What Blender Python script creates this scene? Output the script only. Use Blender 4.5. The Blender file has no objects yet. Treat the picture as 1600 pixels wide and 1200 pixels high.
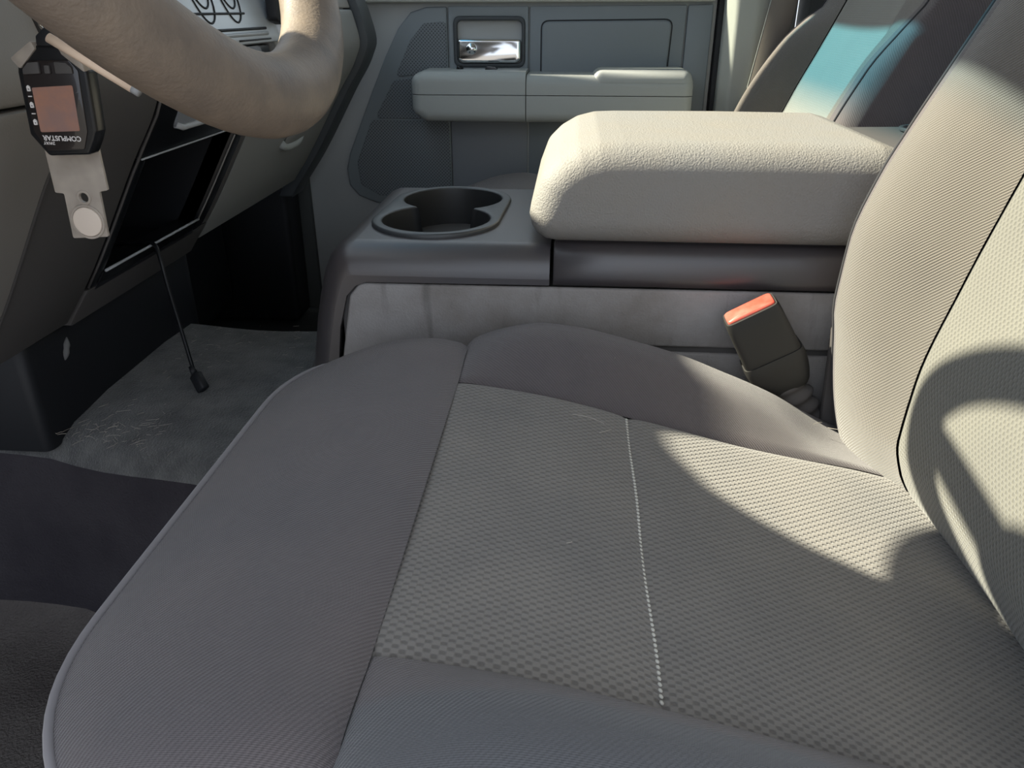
import bpy, bmesh, math, random
import numpy as np
from mathutils import Vector, Matrix

random.seed(7)
SC = bpy.context.scene
COL = SC.collection

# ------------------------------------------------------------------ camera
cam_d = bpy.data.cameras.new('camera')
cam_d.sensor_fit = 'HORIZONTAL'
cam_d.sensor_width = 36.0
cam_d.lens = 27.0
cam_d.clip_start = 0.01
cam = bpy.data.objects.new('camera', cam_d)
COL.objects.link(cam)
cam.location = (0, 0, 0.66)
cam.rotation_euler = (math.radians(64.0), 0, math.radians(4.3))
SC.camera = cam

# ------------------------------------------------------------------ sky, sun, exposure
world = bpy.data.worlds.new('sky')
SC.world = world
world.use_nodes = True
bg = world.node_tree.nodes['Background']
bg.inputs[0].default_value = (0.80, 0.88, 1.0, 1)
bg.inputs[1].default_value = 1.0

sun_d = bpy.data.lights.new('sun', 'SUN')
sun_d.energy = 10.0
sun_d.angle = math.radians(0.9)
sun_d.color = (1.0, 0.92, 0.74)
sun = bpy.data.objects.new('sun', sun_d)
COL.objects.link(sun)
SUN_DIR = Vector((1.0, -0.13, -0.79))
sun.rotation_euler = SUN_DIR.to_track_quat('-Z', 'Y').to_euler()
sun.location = (-4, 1, 4)

vs = SC.view_settings
vs.view_transform = 'Standard'
vs.look = 'None'
vs.gamma = 1.0
vs.exposure = 0.66
try:
    vs.use_curve_mapping = False
except Exception:
    pass


# ------------------------------------------------------------------ materials
def mat(name, color, rough=0.6, bump=None, var=None, metallic=0.0, spec=0.4, sheen=0.0, uv=False, coat=0.0):
    """bump: (kind, scale, strength, distance); var: (scale, other_color, amount)"""
    m = bpy.data.materials.new(name)
    m.use_nodes = True
    nt = m.node_tree
    b = nt.nodes['Principled BSDF']
    b.inputs['Base Color'].default_value = (*color, 1)
    b.inputs['Roughness'].default_value = rough
    b.inputs['Metallic'].default_value = metallic
    b.inputs['Specular IOR Level'].default_value = spec
    if sheen:
        b.inputs['Sheen Weight'].default_value = sheen
        b.inputs['Sheen Roughness'].default_value = 0.5
    if coat:
        b.inputs['Coat Weight'].default_value = coat
    tc = nt.nodes.new('ShaderNodeTexCoord')
    out = tc.outputs['UV'] if uv else tc.outputs['Object']
    col = None
    if var:
        n = nt.nodes.new('ShaderNodeTexNoise')
        n.inputs['Scale'].default_value = var[0]
        n.inputs['Detail'].default_value = 5
        n.inputs['Roughness'].default_value = 0.6
        nt.links.new(tc.outputs['Object'], n.inputs['Vector'])
        r = nt.nodes.new('ShaderNodeMapRange')
        r.inputs[1].default_value = 0.38
        r.inputs[2].default_value = 0.68
        r.inputs[4].default_value = var[2]
        nt.links.new(n.outputs[0], r.inputs[0])
        mx = nt.nodes.new('ShaderNodeMix')
        mx.data_type = 'RGBA'
        mx.inputs[6].default_value = (*color, 1)
        mx.inputs[7].default_value = (*var[1], 1)
        nt.links.new(r.outputs[0], mx.inputs[0])
        nt.links.new(mx.outputs[2], b.inputs['Base Color'])
        col = mx
    if bump:
        kind, scale, strength, dist = bump
        if kind == 'noise':
            t = nt.nodes.new('ShaderNodeTexNoise')
            t.inputs['Scale'].default_value = scale
            t.inputs['Detail'].default_value = 3
        elif kind == 'voronoi':
            t = nt.nodes.new('ShaderNodeTexVoronoi')
            t.inputs['Scale'].default_value = scale
        elif kind == 'wave':
            t = nt.nodes.new('ShaderNodeTexWave')
            t.inputs['Scale'].default_value = scale
            t.inputs['Distortion'].default_value = 0.6
            t.bands_direction = 'DIAGONAL'
        nt.links.new(out, t.inputs['Vector'])
        bp = nt.nodes.new('ShaderNodeBump')
        bp.inputs['Strength'].default_value = strength
        bp.inputs['Distance'].default_value = dist
        nt.links.new(t.outputs[0], bp.inputs['Height'])
        nt.links.new(bp.outputs[0], b.inputs['Normal'])
    return m


def add_mul(m, node_out, lo, hi, amount):
    """multiply the base colour of m by a 0..1 texture value"""
    nt = m.node_tree
    b = nt.nodes['Principled BSDF']
    mr = nt.nodes.new('ShaderNodeMapRange')
    mr.inputs[1].default_value = lo
    mr.inputs[2].default_value = hi
    mr.inputs[3].default_value = 1 - amount
    mr.inputs[4].default_value = 1.0
    nt.links.new(node_out, mr.inputs[0])
    mx = nt.nodes.new('ShaderNodeMix')
    mx.data_type = 'RGBA'
    mx.blend_type = 'MULTIPLY'
    mx.inputs[0].default_value = 1.0
    src = b.inputs['Base Color']
    if src.is_linked:
        nt.links.new(src.links[0].from_socket, mx.inputs[6])
    else:
        mx.inputs[6].default_value = src.default_value
    nt.links.new(mr.outputs[0], mx.inputs[7])
    nt.links.new(mx.outputs[2], b.inputs['Base Color'])


def fabric_twill(name, color, other, scale, sheen=0.3):
    m = mat(name, color, 0.92, None, (9, other, 0.8), spec=0.15, sheen=sheen, uv=True)
    nt = m.node_tree
    b = nt.nodes['Principled BSDF']
    tc = [n for n in nt.nodes if n.type == 'TEX_COORD'][0]
    w1 = nt.nodes.new('ShaderNodeTexWave')
    w1.bands_direction = 'DIAGONAL'
    w1.inputs['Scale'].default_value = scale
    w1.inputs['Distortion'].default_value = 0.3
    w1.inputs['Detail'].default_value = 0
    w2 = nt.nodes.new('ShaderNodeTexWave')
    w2.bands_direction = 'Y'
    w2.inputs['Scale'].default_value = scale * 1.6
    w2.inputs['Distortion'].default_value = 0.2
    w2.inputs['Detail'].default_value = 0
    for w in (w1, w2):
        nt.links.new(tc.outputs['UV'], w.inputs['Vector'])
    ad = nt.nodes.new('ShaderNodeMath')
    ad.operation = 'MULTIPLY_ADD'
    ad.inputs[1].default_value = 0.5
    nt.links.new(w2.outputs['Fac'], ad.inputs[0])
    nt.links.new(w1.outputs['Fac'], ad.inputs[2])
    bp = nt.nodes.new('ShaderNodeBump')
    bp.inputs['Strength'].default_value = 0.55
    bp.inputs['Distance'].default_value = 0.0008
    nt.links.new(ad.outputs[0], bp.inputs['Height'])
    nt.links.new(bp.outputs[0], b.inputs['Normal'])
    add_mul(m, ad.outputs[0], 0.1, 1.2, 0.30)
    return m


def fabric_cells(name, color, other, scale, sheen=0.3, depth=0.34):
    m = mat(name, color, 0.92, None, (7, other, 0.85), spec=0.15, sheen=sheen, uv=True)
    nt = m.node_tree
    b = nt.nodes['Principled BSDF']
    tc = [n for n in nt.nodes if n.type == 'TEX_COORD'][0]
    sx = nt.nodes.new('ShaderNodeSeparateXYZ')
    nt.links.new(tc.outputs['UV'], sx.inputs[0])

    def mth(op, a, b_):
        n = nt.nodes.new('ShaderNodeMath')
        n.operation = op
        for k, v in enumerate((a, b_)):
            if v is None:
                continue
            if isinstance(v, (int, float)):
                n.inputs[k].default_value = v
            else:
                nt.links.new(v, n.inputs[k])
        return n.outputs[0]
    su = mth('SINE', mth('MULTIPLY', sx.outputs['X'], 2 * math.pi / (0.0090 / scale)), None)
    sv = mth('SINE', mth('MULTIPLY', sx.outputs['Y'], 2 * math.pi / (0.0062 / scale)), None)
    pr = mth('MULTIPLY', su, sv)
    mr = nt.nodes.new('ShaderNodeMapRange')
    mr.interpolation_type = 'SMOOTHSTEP'
    mr.inputs[1].default_value = 0.75
    mr.inputs[2].default_value = -0.25
    nt.links.new(pr, mr.inputs[0])
    cells = mr.outputs[0]
    bp = nt.nodes.new('ShaderNodeBump')
    bp.inputs['Strength'].default_value = 0.6
    bp.inputs['Distance'].default_value = 0.0012
    nt.links.new(cells, bp.inputs['Height'])
    nt.links.new(bp.outputs[0], b.inputs['Normal'])
    add_mul(m, cells, 0.0, 1.0, depth)
    return m


M = {}
M['bolster'] = fabric_twill('charcoal_twill_fabric', (0.150, 0.129, 0.130), (0.120, 0.108, 0.114), 205)
M['insert'] = fabric_cells('taupe_knit_fabric', (0.235, 0.216, 0.196), (0.170, 0.161, 0.154), 1.1)
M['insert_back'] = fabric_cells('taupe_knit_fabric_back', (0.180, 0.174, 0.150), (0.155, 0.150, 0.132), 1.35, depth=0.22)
M['insert_sunlit'] = fabric_cells('sunlit_taupe_knit_fabric', (0.29, 0.28, 0.245), (0.26, 0.25, 0.22), 1.35, depth=0.2)  # same cloth, paler: sunlight on the passenger backrest put into the colour
# entry-side bolster: the crown is rubbed to a blue-grey, the slope down to the seam is not
M['bolster_worn'] = fabric_twill('rubbed_twill_fabric', (0.150, 0.129, 0.130), (0.120, 0.108, 0.114), 205)
_nt = M['bolster_worn'].node_tree
_b = _nt.nodes['Principled BSDF']
_tc = [n for n in _nt.nodes if n.type == 'TEX_COORD'][0]
_sp = _nt.nodes.new('ShaderNodeSeparateXYZ')
_nt.links.new(_tc.outputs['UV'], _sp.inputs[0])
_ns = _nt.nodes.new('ShaderNodeTexNoise')
_ns.inputs['Scale'].default_value = 22
_ns.inputs['Detail'].default_value = 4
_nt.links.new(_tc.outputs['UV'], _ns.inputs['Vector'])
_ma = _nt.nodes.new('ShaderNodeMath')
_ma.operation = 'MULTIPLY_ADD'
_ma.inputs[1].default_value = 0.016
_nt.links.new(_ns.outputs[0], _ma.inputs[0])
_nt.links.new(_sp.outputs['Y'], _ma.inputs[2])
_mr = _nt.nodes.new('ShaderNodeMapRange')
_mr.interpolation_type = 'SMOOTHSTEP'
_mr.inputs[1].default_value = -0.034
_mr.inputs[2].default_value = -0.018
_nt.links.new(_ma.outputs[0], _mr.inputs[0])
_mx = _nt.nodes.new('ShaderNodeMix')
_mx.data_type = 'RGBA'
_src = _b.inputs['Base Color'].links[0].from_socket
_nt.links.new(_mr.outputs[0], _mx.inputs[0])
_nt.links.new(_src, _mx.inputs[6])
_mx.inputs[7].default_value = (0.108, 0.108, 0.114, 1)
_nt.links.new(_mx.outputs[2], _b.inputs['Base Color'])
M['bolster_back'] = fabric_twill('pale_twill_fabric', (0.175, 0.157, 0.134), (0.150, 0.136, 0.120), 205, 0.5)  # backrest bolsters: paler twill with more sheen than the cushion
M['dash_end'] = mat('blue_black_dash_trim', (0.050, 0.057, 0.062), 0.5)
M['welt'] = mat('charcoal_welt', (0.24, 0.225, 0.235), 0.9, spec=0.1, sheen=0.3)
M['thread'] = mat('pale_thread', (0.62, 0.60, 0.54), 0.8, spec=0.1)
M['dark_thread'] = mat('dark_thread', (0.05, 0.05, 0.055), 0.8, spec=0.1)
M['black'] = mat('black_plastic', (0.012, 0.013, 0.016), 0.55, ('noise', 700, 0.15, 0.0004))
M['blackgloss'] = mat('gloss_black_plastic', (0.008, 0.009, 0.011), 0.28)
M['lid'] = mat('light_grey_vinyl', (0.262, 0.252, 0.238), 0.6, ('noise', 560, 0.9, 0.0011), (6, (0.28, 0.25, 0.21), 0.7), spec=0.3)
M['console'] = mat('graphite_plastic', (0.052, 0.048, 0.053), 0.38, ('noise', 800, 0.18, 0.0004), (8, (0.068, 0.054, 0.052), 0.8), spec=0.9)
M['cup_in'] = mat('cup_wall_plastic', (0.022, 0.023, 0.024), 0.4)
M['cup'] = mat('cup_liner_plastic', (0.050, 0.053, 0.056), 0.40, ('noise', 600, 0.1, 0.0003), spec=0.5)
M['cup_floor'] = mat('cup_rubber', (0.015, 0.015, 0.016), 0.6)
M['side'] = mat('scuffed_grey_plastic', (0.33, 0.315, 0.31), 0.62, ('noise', 520, 0.6, 0.0010), (11, (0.22, 0.20, 0.185), 0.9), spec=0.35)
M['door'] = mat('slate_door_plastic', (0.20, 0.225, 0.24), 0.55, ('noise', 600, 0.2, 0.0006), spec=0.4)
M['door_light'] = mat('pale_grey_door_plastic', (0.36, 0.37, 0.365), 0.6, ('noise', 500, 0.2, 0.0006))
M['door_arm'] = mat('grey_armrest_vinyl', (0.36, 0.38, 0.37), 0.5, ('noise', 500, 0.25, 0.0006))
M['door_low'] = mat('blue_grey_door_panel', (0.21, 0.225, 0.25), 0.6, ('noise', 500, 0.2, 0.0006))
M['chrome'] = mat('chrome', (0.82, 0.83, 0.84), 0.08, metallic=1.0)
M['dash_grey'] = mat('warm_grey_dash_plastic', (0.275, 0.257, 0.24), 0.6, ('noise', 550, 0.2, 0.0006))
M['dash_dark'] = mat('dark_dash_plastic', (0.085, 0.080, 0.078), 0.6, ('noise', 600, 0.2, 0.0006))
M['dash_glove'] = mat('green_grey_dash_plastic', (0.24, 0.24, 0.23), 0.6, ('noise', 600, 0.2, 0.0006))
M['silver'] = mat('silver_paint', (0.62, 0.66, 0.70), 0.35, ('noise', 500, 0.1, 0.0003), metallic=0.25)
M['trimline'] = mat('bright_edge_plastic', (0.42, 0.44, 0.46), 0.35)
M['rim'] = mat('worn_grey_wheel_leather', (0.235, 0.185, 0.142), 0.5, ('noise', 500, 0.45, 0.0008), (26, (0.150, 0.122, 0.102), 1.0), spec=0.4)
M['pillar'] = mat('ivory_pillar_plastic', (0.42, 0.43, 0.39), 0.55, ('noise', 400, 0.2, 0.0006))
M['belt'] = mat('tan_webbing', (0.20, 0.175, 0.150), 0.8, None, spec=0.2)
M['cab_dark'] = mat('dark_cab_trim', (0.075, 0.080, 0.078), 0.8)
M['headliner'] = mat('grey_headliner', (0.45, 0.45, 0.43), 0.9)
M['seal'] = mat('rubber_seal', (0.020, 0.022, 0.025), 0.7)
M['red'] = mat('red_button_plastic', (0.55, 0.085, 0.055), 0.4, var=(60, (0.58, 0.17, 0.13), 0.7))
M['buckle'] = mat('buckle_black_plastic', (0.030, 0.029, 0.027), 0.5, ('noise', 900, 0.12, 0.0003))
M['boot'] = mat('grey_fabric_boot', (0.10, 0.092, 0.090), 0.9)
M['fob'] = mat('fob_case_plastic', (0.010, 0.011, 0.013), 0.25)
M['fob_face'] = mat('fob_face_plastic', (0.018, 0.014, 0.014), 0.15, coat=0.6)
M['screen'] = mat('lcd_screen_reflection', (0.30, 0.185, 0.16), 0.18, var=(60, (0.45, 0.22, 0.14), 0.8))  # warm hand reflection painted into the screen colour
M['print'] = mat('white_print', (0.75, 0.72, 0.70), 0.6)
M['magnet'] = mat('magnet_steel', (0.72, 0.62, 0.53), 0.45)
M['paper'] = mat('cream_paper', (0.85, 0.66, 0.50), 0.7)
M['tip'] = mat('grey_filter', (0.35, 0.36, 0.37), 0.7)
M['asphalt'] = mat('outdoor_ground', (0.16, 0.15, 0.145), 0.9, var=(0.6, (0.12, 0.115, 0.11), 0.8))
M['paint'] = mat('truck_paint', (0.35, 0.36, 0.37), 0.4)
M['lint'] = mat('pale_lint', (0.55, 0.50, 0.44), 0.9)
M['scuff'] = mat('pale_scuff', (0.17, 0.17, 0.17), 0.9)

# carpet with fine pile relief
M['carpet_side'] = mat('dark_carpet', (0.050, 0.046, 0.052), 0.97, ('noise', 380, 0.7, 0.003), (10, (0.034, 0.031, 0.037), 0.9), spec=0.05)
M['carpet_floor'] = mat('brown_grey_carpet', (0.12, 0.108, 0.102), 0.97, ('noise', 380, 0.9, 0.003), (12, (0.085, 0.075, 0.072), 0.9), spec=0.05)
M['carpet'] = mat('charcoal_carpet', (0.155, 0.155, 0.152), 0.97, ('noise', 420, 0.9, 0.003), (30, (0.085, 0.086, 0.087), 1.0), spec=0.05, sheen=0.25)

# perforated speaker grille: round dots in a hexagonal-like raster
M['grille'] = mat('perforated_grille', (0.17, 0.19, 0.205), 0.6)
_nt = M['grille'].node_tree
_v = _nt.nodes.new('ShaderNodeTexVoronoi')
_v.inputs['Scale'].default_value = 210
_v.inputs['Randomness'].default_value = 0.0
_v.voronoi_dimensions = '2D'
_tc = [n for n in _nt.nodes if n.type == 'TEX_COORD'][0]
_mp = _nt.nodes.new('ShaderNodeMapping')
_mp.inputs['Rotation'].default_value = (math.radians(90), 0, 0)
_mp2 = _nt.nodes.new('ShaderNodeMapping')
_mp2.inputs['Rotation'].default_value = (0, 0, math.radians(45))
_nt.links.new(_tc.outputs['Object'], _mp.inputs['Vector'])
_nt.links.new(_mp.outputs[0], _mp2.inputs['Vector'])
_nt.links.new(_mp2.outputs[0], _v.inputs['Vector'])
add_mul(M['grille'], _v.outputs['Distance'], 0.24, 0.42, 0.6)

# brown drip streaks down the console flank
_m = M['side']
_nt = _m.node_tree
_tc = [n for n in _nt.nodes if n.type == 'TEX_COORD'][0]
_mp = _nt.nodes.new('ShaderNodeMapping')
_mp.inputs['Scale'].default_value = (42, 1, 6)
_mp.inputs['Rotation'].default_value = (0, math.radians(12), 0)
_ns = _nt.nodes.new('ShaderNodeTexNoise')
_ns.inputs['Scale'].default_value = 1.0
_ns.inputs['Detail'].default_value = 3
_nt.links.new(_tc.outputs['Object'], _mp.inputs['Vector'])
_nt.links.new(_mp.outputs[0], _ns.inputs['Vector'])
add_mul(_m, _ns.outputs[0], 0.28, 0.42, 0.35)


def glass(name, tint, gloss=0.06):
    m = bpy.data.materials.new(name)
    m.use_nodes = True
    nt = m.node_tree
    nt.nodes.remove(nt.nodes['Principled BSDF'])
    out = nt.nodes['Material Output']
    t = nt.nodes.new('ShaderNodeBsdfTransparent')
    t.inputs[0].default_value = (*tint, 1)
    g = nt.nodes.new('ShaderNodeBsdfGlossy')
    g.inputs['Roughness'].default_value = 0.03
    mx = nt.nodes.new('ShaderNodeMixShader')
    mx.inputs[0].default_value = gloss
    nt.links.new(t.outputs[0], mx.inputs[1])
    nt.links.new(g.outputs[0], mx.inputs[2])
    nt.links.new(mx.outputs[0], out.inputs[0])
    return m


M['glass'] = glass('clear_glass', (0.93, 0.96, 0.95))
# windscreen shade band: blue-green glass that fades out over its lower 4 cm (UV y)
M['tint'] = glass('tinted_glass', (0.20, 0.50, 0.55))
_nt = M['tint'].node_tree
_tr = [n for n in _nt.nodes if n.type == 'BSDF_TRANSPARENT'][0]
_tc = _nt.nodes.new('ShaderNodeTexCoord')
_sp = _nt.nodes.new('ShaderNodeSeparateXYZ')
_nt.links.new(_tc.outputs['UV'], _sp.inputs[0])
_rp = _nt.nodes.new('ShaderNodeValToRGB')
_rp.color_ramp.elements[0].position = 0.0
_rp.color_ramp.elements[0].color = (0.93, 0.96, 0.95, 1)
_rp.color_ramp.elements[1].position = 0.38
_rp.color_ramp.elements[1].color = (0.11, 0.40, 0.58, 1)
_nt.links.new(_sp.outputs['Y'], _rp.inputs[0])
_nt.links.new(_rp.outputs[0], _tr.inputs[0])

# clear plastic sleeve: mostly see-through, cloudy
m = bpy.data.materials.new('cloudy_clear_plastic')
m.use_nodes = True
nt = m.node_tree
b = nt.nodes['Principled BSDF']
b.inputs['Base Color'].default_value = (0.50, 0.44, 0.38, 1)
b.inputs['Roughness'].default_value = 0.3
_t = nt.nodes.new('ShaderNodeBsdfTransparent')
_mx = nt.nodes.new('ShaderNodeMixShader')
_n = nt.nodes.new('ShaderNodeTexNoise')
_n.inputs['Scale'].default_value = 60
_tc = nt.nodes.new('ShaderNodeTexCoord')
nt.links.new(_tc.outputs['Object'], _n.inputs['Vector'])
_mr = nt.nodes.new('ShaderNodeMapRange')
_mr.inputs[1].default_value = 0.3
_mr.inputs[2].default_value = 0.7
_mr.inputs[3].default_value = 0.5
_mr.inputs[4].default_value = 0.85
nt.links.new(_n.outputs[0], _mr.inputs[0])
nt.links.new(_mr.outputs[0], _mx.inputs[0])
nt.links.new(_t.outputs[0], _mx.inputs[1])
nt.links.new(b.outputs[0], _mx.inputs[2])
nt.links.new(_mx.outputs[0], nt.nodes['Material Output'].inputs[0])
M['sleeve'] = m


# ------------------------------------------------------------------ helpers
def link(name, me, material, parent=None, smooth=True):
    o = bpy.data.objects.new(name, me)
    COL.objects.link(o)
    if material is not None:
        me.materials.clear()
        me.materials.append(M[material] if isinstance(material, str) else material)
    if smooth:
        for p in me.polygons:
            p.use_smooth = True
    if parent is not None:
        o.parent = parent
        o.matrix_parent_inverse = Matrix.Identity(4)
    return o


def thing(name, label, cat, loc=(0, 0, 0), group=None, kind=None):
    o = bpy.data.objects.new(name, None)
    o.empty_display_size = 0.05
    COL.objects.link(o)
    o.location = loc
    o['label'] = label
    o['category'] = cat
    if group:
        o['group'] = group
    if kind:
        o['kind'] = kind
    return o


def tag(o, label, cat=None, kind=None):
    o['label'] = label
    if cat:
        o['category'] = cat
    if kind:
        o['kind'] = kind
    return o


def sp(xs, ys):
    """smooth monotone cubic interpolation"""
    xs = np.array(xs, float)
    ys = np.array(ys, float)
    h = np.diff(xs)
    d = np.diff(ys) / h
    mm = np.zeros(len(xs))
    mm[0], mm[-1] = d[0], d[-1]
    for i in range(1, len(xs) - 1):
        if d[i - 1] * d[i] > 0:
            w1, w2 = 2 * h[i] + h[i - 1], h[i] + 2 * h[i - 1]
            mm[i] = (w1 + w2) / (w1 / d[i - 1] + w2 / d[i])

    def f(x):
        x = min(max(x, xs[0]), xs[-1])
        i = min(max(int(np.searchsorted(xs, x)) - 1, 0), len(h) - 1)
        t = (x - xs[i]) / h[i]
        return ((2 * t**3 - 3 * t**2 + 1) * ys[i] + (t**3 - 2 * t**2 + t) * h[i] * mm[i]
                + (-2 * t**3 + 3 * t**2) * ys[i + 1] + (t**3 - t**2) * h[i] * mm[i + 1])
    return f


def lin(a, b, n):
    return [a + (b - a) * i / (n - 1) for i in range(n)]


def loft(name, rows, material, parent=None, closed=False, off=(0, 0, 0), smooth=True):
    """rows of points -> quad grid with arc-length UVs (metres)"""
    A = np.array(rows, float) - np.array(off, float)
    nr, nc = A.shape[:2]
    verts = A.reshape(-1, 3).tolist()
    faces = []
    ncl = nc if closed else nc - 1
    for i in range(nr - 1):
        for j in range(ncl):
            k = (j + 1) % nc
            faces.append((i * nc + j, (i + 1) * nc + j, (i + 1) * nc + k, i * nc + k))
    me = bpy.data.meshes.new(name)
    me.from_pydata(verts, [], faces)
    du = np.zeros((nr, nc))
    dv = np.zeros((nr, nc))
    du[1:] = np.cumsum(np.linalg.norm(np.diff(A, axis=0), axis=2), axis=0)
    dv[:, 1:] = np.cumsum(np.linalg.norm(np.diff(A, axis=1), axis=2), axis=1)
    dv -= dv[:, [nc // 2]]
    du -= du[[nr // 2], :]
    uvl = me.uv_layers.new(name='UVMap')
    du, dv = du.ravel(), dv.ravel()
    for lp in me.loops:
        uvl.data[lp.index].uv = (du[lp.vertex_index], dv[lp.vertex_index])
    return link(name, me, material, parent, smooth)


def tube(name, pts, r, material, parent=None, n=10, off=(0, 0, 0), cap=True):
    P = [Vector(p) - Vector(off) for p in pts]
    rs = r if isinstance(r, (list, tuple)) else [r] * len(P)
    bm = bmesh.new()
    rings = []
    up = None
    for i, p in enumerate(P):
        t = (P[min(i + 1, len(P) - 1)] - P[max(i - 1, 0)]).normalized()
        if up is None:
            up = Vector((0, 0, 1)) if abs(t.z) < 0.9 else Vector((1, 0, 0))
        a = t.cross(up).normalized()
        up = a.cross(t).normalized()
        rings.append([bm.verts.new(p + (a * math.cos(2 * math.pi * k / n) + up * math.sin(2 * math.pi * k / n)) * rs[i]) for k in range(n)])
    for i in range(len(rings) - 1):
        for k in range(n):
            bm.faces.new((rings[i][k], rings[i][(k + 1) % n], rings[i + 1][(k + 1) % n], rings[i + 1][k]))
    if cap:
        bm.faces.new(rings[0][::-1])
        bm.faces.new(rings[-1])
    bmesh.ops.recalc_face_normals(bm, faces=bm.faces)
    me = bpy.data.meshes.new(name)
    bm.to_mesh(me)
    bm.free()
    return link(name, me, material, parent)


def rpoly(pts, rad, seg=6):
    """round the corners of a 2-D polygon; rad is one radius or one per corner"""
    out = []
    n = len(pts)
    for i in range(n):
        p = Vector(pts[i])
        a = Vector(pts[i - 1])
        c = Vector(pts[(i + 1) % n])
        r = rad[i] if isinstance(rad, (list, tuple)) else rad
        if r <= 1e-6:
            out.append(tuple(p))
            continue
        d1 = (a - p)
        d2 = (c - p)
        ang = d1.angle(d2)
        k = min(r / math.tan(ang / 2), d1.length * 0.49, d2.length * 0.49)
        s, e = p + d1.normalized() * k, p + d2.normalized() * k
        for j in range(seg + 1):
            t = j / seg
            q = s * (1 - t)**2 + p * (2 * t * (1 - t)) + e * t * t
            out.append(tuple(q))
    return out


def to3(axis, u, v, w):
    # axis 'y': (u,v) = (x,z); 'z': (x,y); 'x': (y,z)
    return {'y': (u, w, v), 'z': (u, v, w), 'x': (w, u, v)}[axis]


def plate(name, loops, axis, a, b, material, parent=None, bevel=0.0, seg=3, off=(0, 0, 0), pick=None, smooth=True, angle=35):
    """prism of one outer loop and optional hole loops between a and b along axis;
    bevel: rounded rim edges (pick(edge_mid, axis_value) can restrict them)"""
    if isinstance(loops[0][0], (int, float)):
        loops = [loops]
    bm = bmesh.new()
    edges = []
    for lp in loops:
        vv = [bm.verts.new(to3(axis, u, v, a)) for u, v in lp]
        for i in range(len(vv)):
            edges.append(bm.edges.new((vv[i], vv[(i + 1) % len(vv)])))
    if len(loops) == 1:
        bm.faces.new(list(bm.verts))
    else:
        bmesh.ops.triangle_fill(bm, use_beauty=True, use_dissolve=False, edges=edges)
    bm.faces.ensure_lookup_table()
    geom = bmesh.ops.extrude_face_region(bm, geom=list(bm.faces))
    d = Vector(to3(axis, 0, 0, b - a))
    bmesh.ops.translate(bm, verts=[g for g in geom['geom'] if isinstance(g, bmesh.types.BMVert)], vec=d)
    bmesh.ops.recalc_face_normals(bm, faces=bm.faces)
    if bevel:
        es = []
        for e in bm.edges:
            if len(e.link_faces) == 2 and e.calc_face_angle(0) > math.radians(angle):
                if pick is None or pick((e.verts[0].co + e.verts[1].co) / 2, e):
                    es.append(e)
        bmesh.ops.bevel(bm, geom=es, offset=bevel, segments=seg, profile=0.5, affect='EDGES', clamp_overlap=True)
    bmesh.ops.translate(bm, verts=bm.verts, vec=-Vector(off))
    me = bpy.data.meshes.new(name)
    bm.to_mesh(me)
    bm.free()
    o = link(name, me, material, parent, smooth)
    if smooth:
        sharp_by_angle(me, 40)
    return o


def sharp_by_angle(me, deg):
    bm = bmesh.new()
    bm.from_mesh(me)
    for e in bm.edges:
        if len(e.link_faces) == 2 and e.calc_face_angle(0) > math.radians(deg):
            e.smooth = False
    bm.to_mesh(me)
    bm.free()


def box(name, lo, hi, material, parent=None, bevel=0.004, seg=3, off=(0, 0, 0)):
    return plate(name, [(lo[0], lo[2]), (hi[0], lo[2]), (hi[0], hi[2]), (lo[0], hi[2])], 'y', lo[1], hi[1], material, parent, bevel, seg, off)


def puff(name, core, R, axis, a, b, material, parent=None, off=(0, 0, 0), zmin=None, zmax=None, umin=None, umax=None, both=True, arc=5, seg=7):
    """a padded block: the convex core polygon grown by R all round with a quarter-round rim at end a (and b)"""
    n = len(core)
    area = sum(core[i][0] * core[(i + 1) % n][1] - core[(i + 1) % n][0] * core[i][1] for i in range(n))
    if area < 0:
        core = core[::-1]
    base = []
    for i in range(n):
        p, q, r = Vector(core[i - 1]), Vector(core[i]), Vector(core[(i + 1) % n])
        d1, d2 = (q - p).normalized(), (r - q).normalized()
        a1 = math.atan2(-d1.x, d1.y)
        a2 = math.atan2(-d2.x, d2.y)
        while a2 < a1 - 1e-9:
            a2 += 2 * math.pi
        for k in range(arc + 1):
            t = a1 + (a2 - a1) * k / arc
            base.append((q, Vector((math.cos(t), math.sin(t)))))
    # a1/a2 above point along the outward normal of a counter-clockwise polygon
    base = [(q, Vector((-0.0, 0.0)) + nrm) for q, nrm in base]
    s_ = 1 if b > a else -1

    def ring(dist, w):
        out = []
        for q, nrm in base:
            u, v = q.x + nrm.x * dist, q.y + nrm.y * dist
            if axis == 'y':
                if zmin is not None:
                    v = max(v, zmin)
                if zmax is not None:
                    v = min(v, zmax)
                if umin is not None:
                    u = max(u, umin)
                if umax is not None:
                    u = min(u, umax)
            out.append(to3(axis, u, v, w))
        return out
    rings = []
    for k in range(seg + 1):
        t = math.pi / 2 * k / seg
        rings.append(ring(R * math.sin(t), a + s_ * R * (1 - math.cos(t))))
    if both:
        for k in range(seg, -1, -1):
            t = math.pi / 2 * k / seg
            rings.append(ring(R * math.sin(t), b - s_ * R * (1 - math.cos(t))))
    else:
        rings.append(ring(R, b))
    c0 = tuple(np.mean(np.array(rings[0]), axis=0))
    c1 = tuple(np.mean(np.array(rings[-1]), axis=0))
    rings = [[c0] * len(base)] + rings + [[c1] * len(base)]
    o = loft(name, rings, material, parent, closed=True, off=off)
    bm = bmesh.new()
    bm.from_mesh(o.data)
    bmesh.ops.remove_doubles(bm, verts=bm.verts, dist=1e-6)
    bmesh.ops.recalc_face_normals(bm, faces=bm.faces)
    bm.to_mesh(o.data)
    bm.free()
    for p in o.data.polygons:
        p.use_smooth = True
    sharp_by_angle(o.data, 55)
    return o


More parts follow.
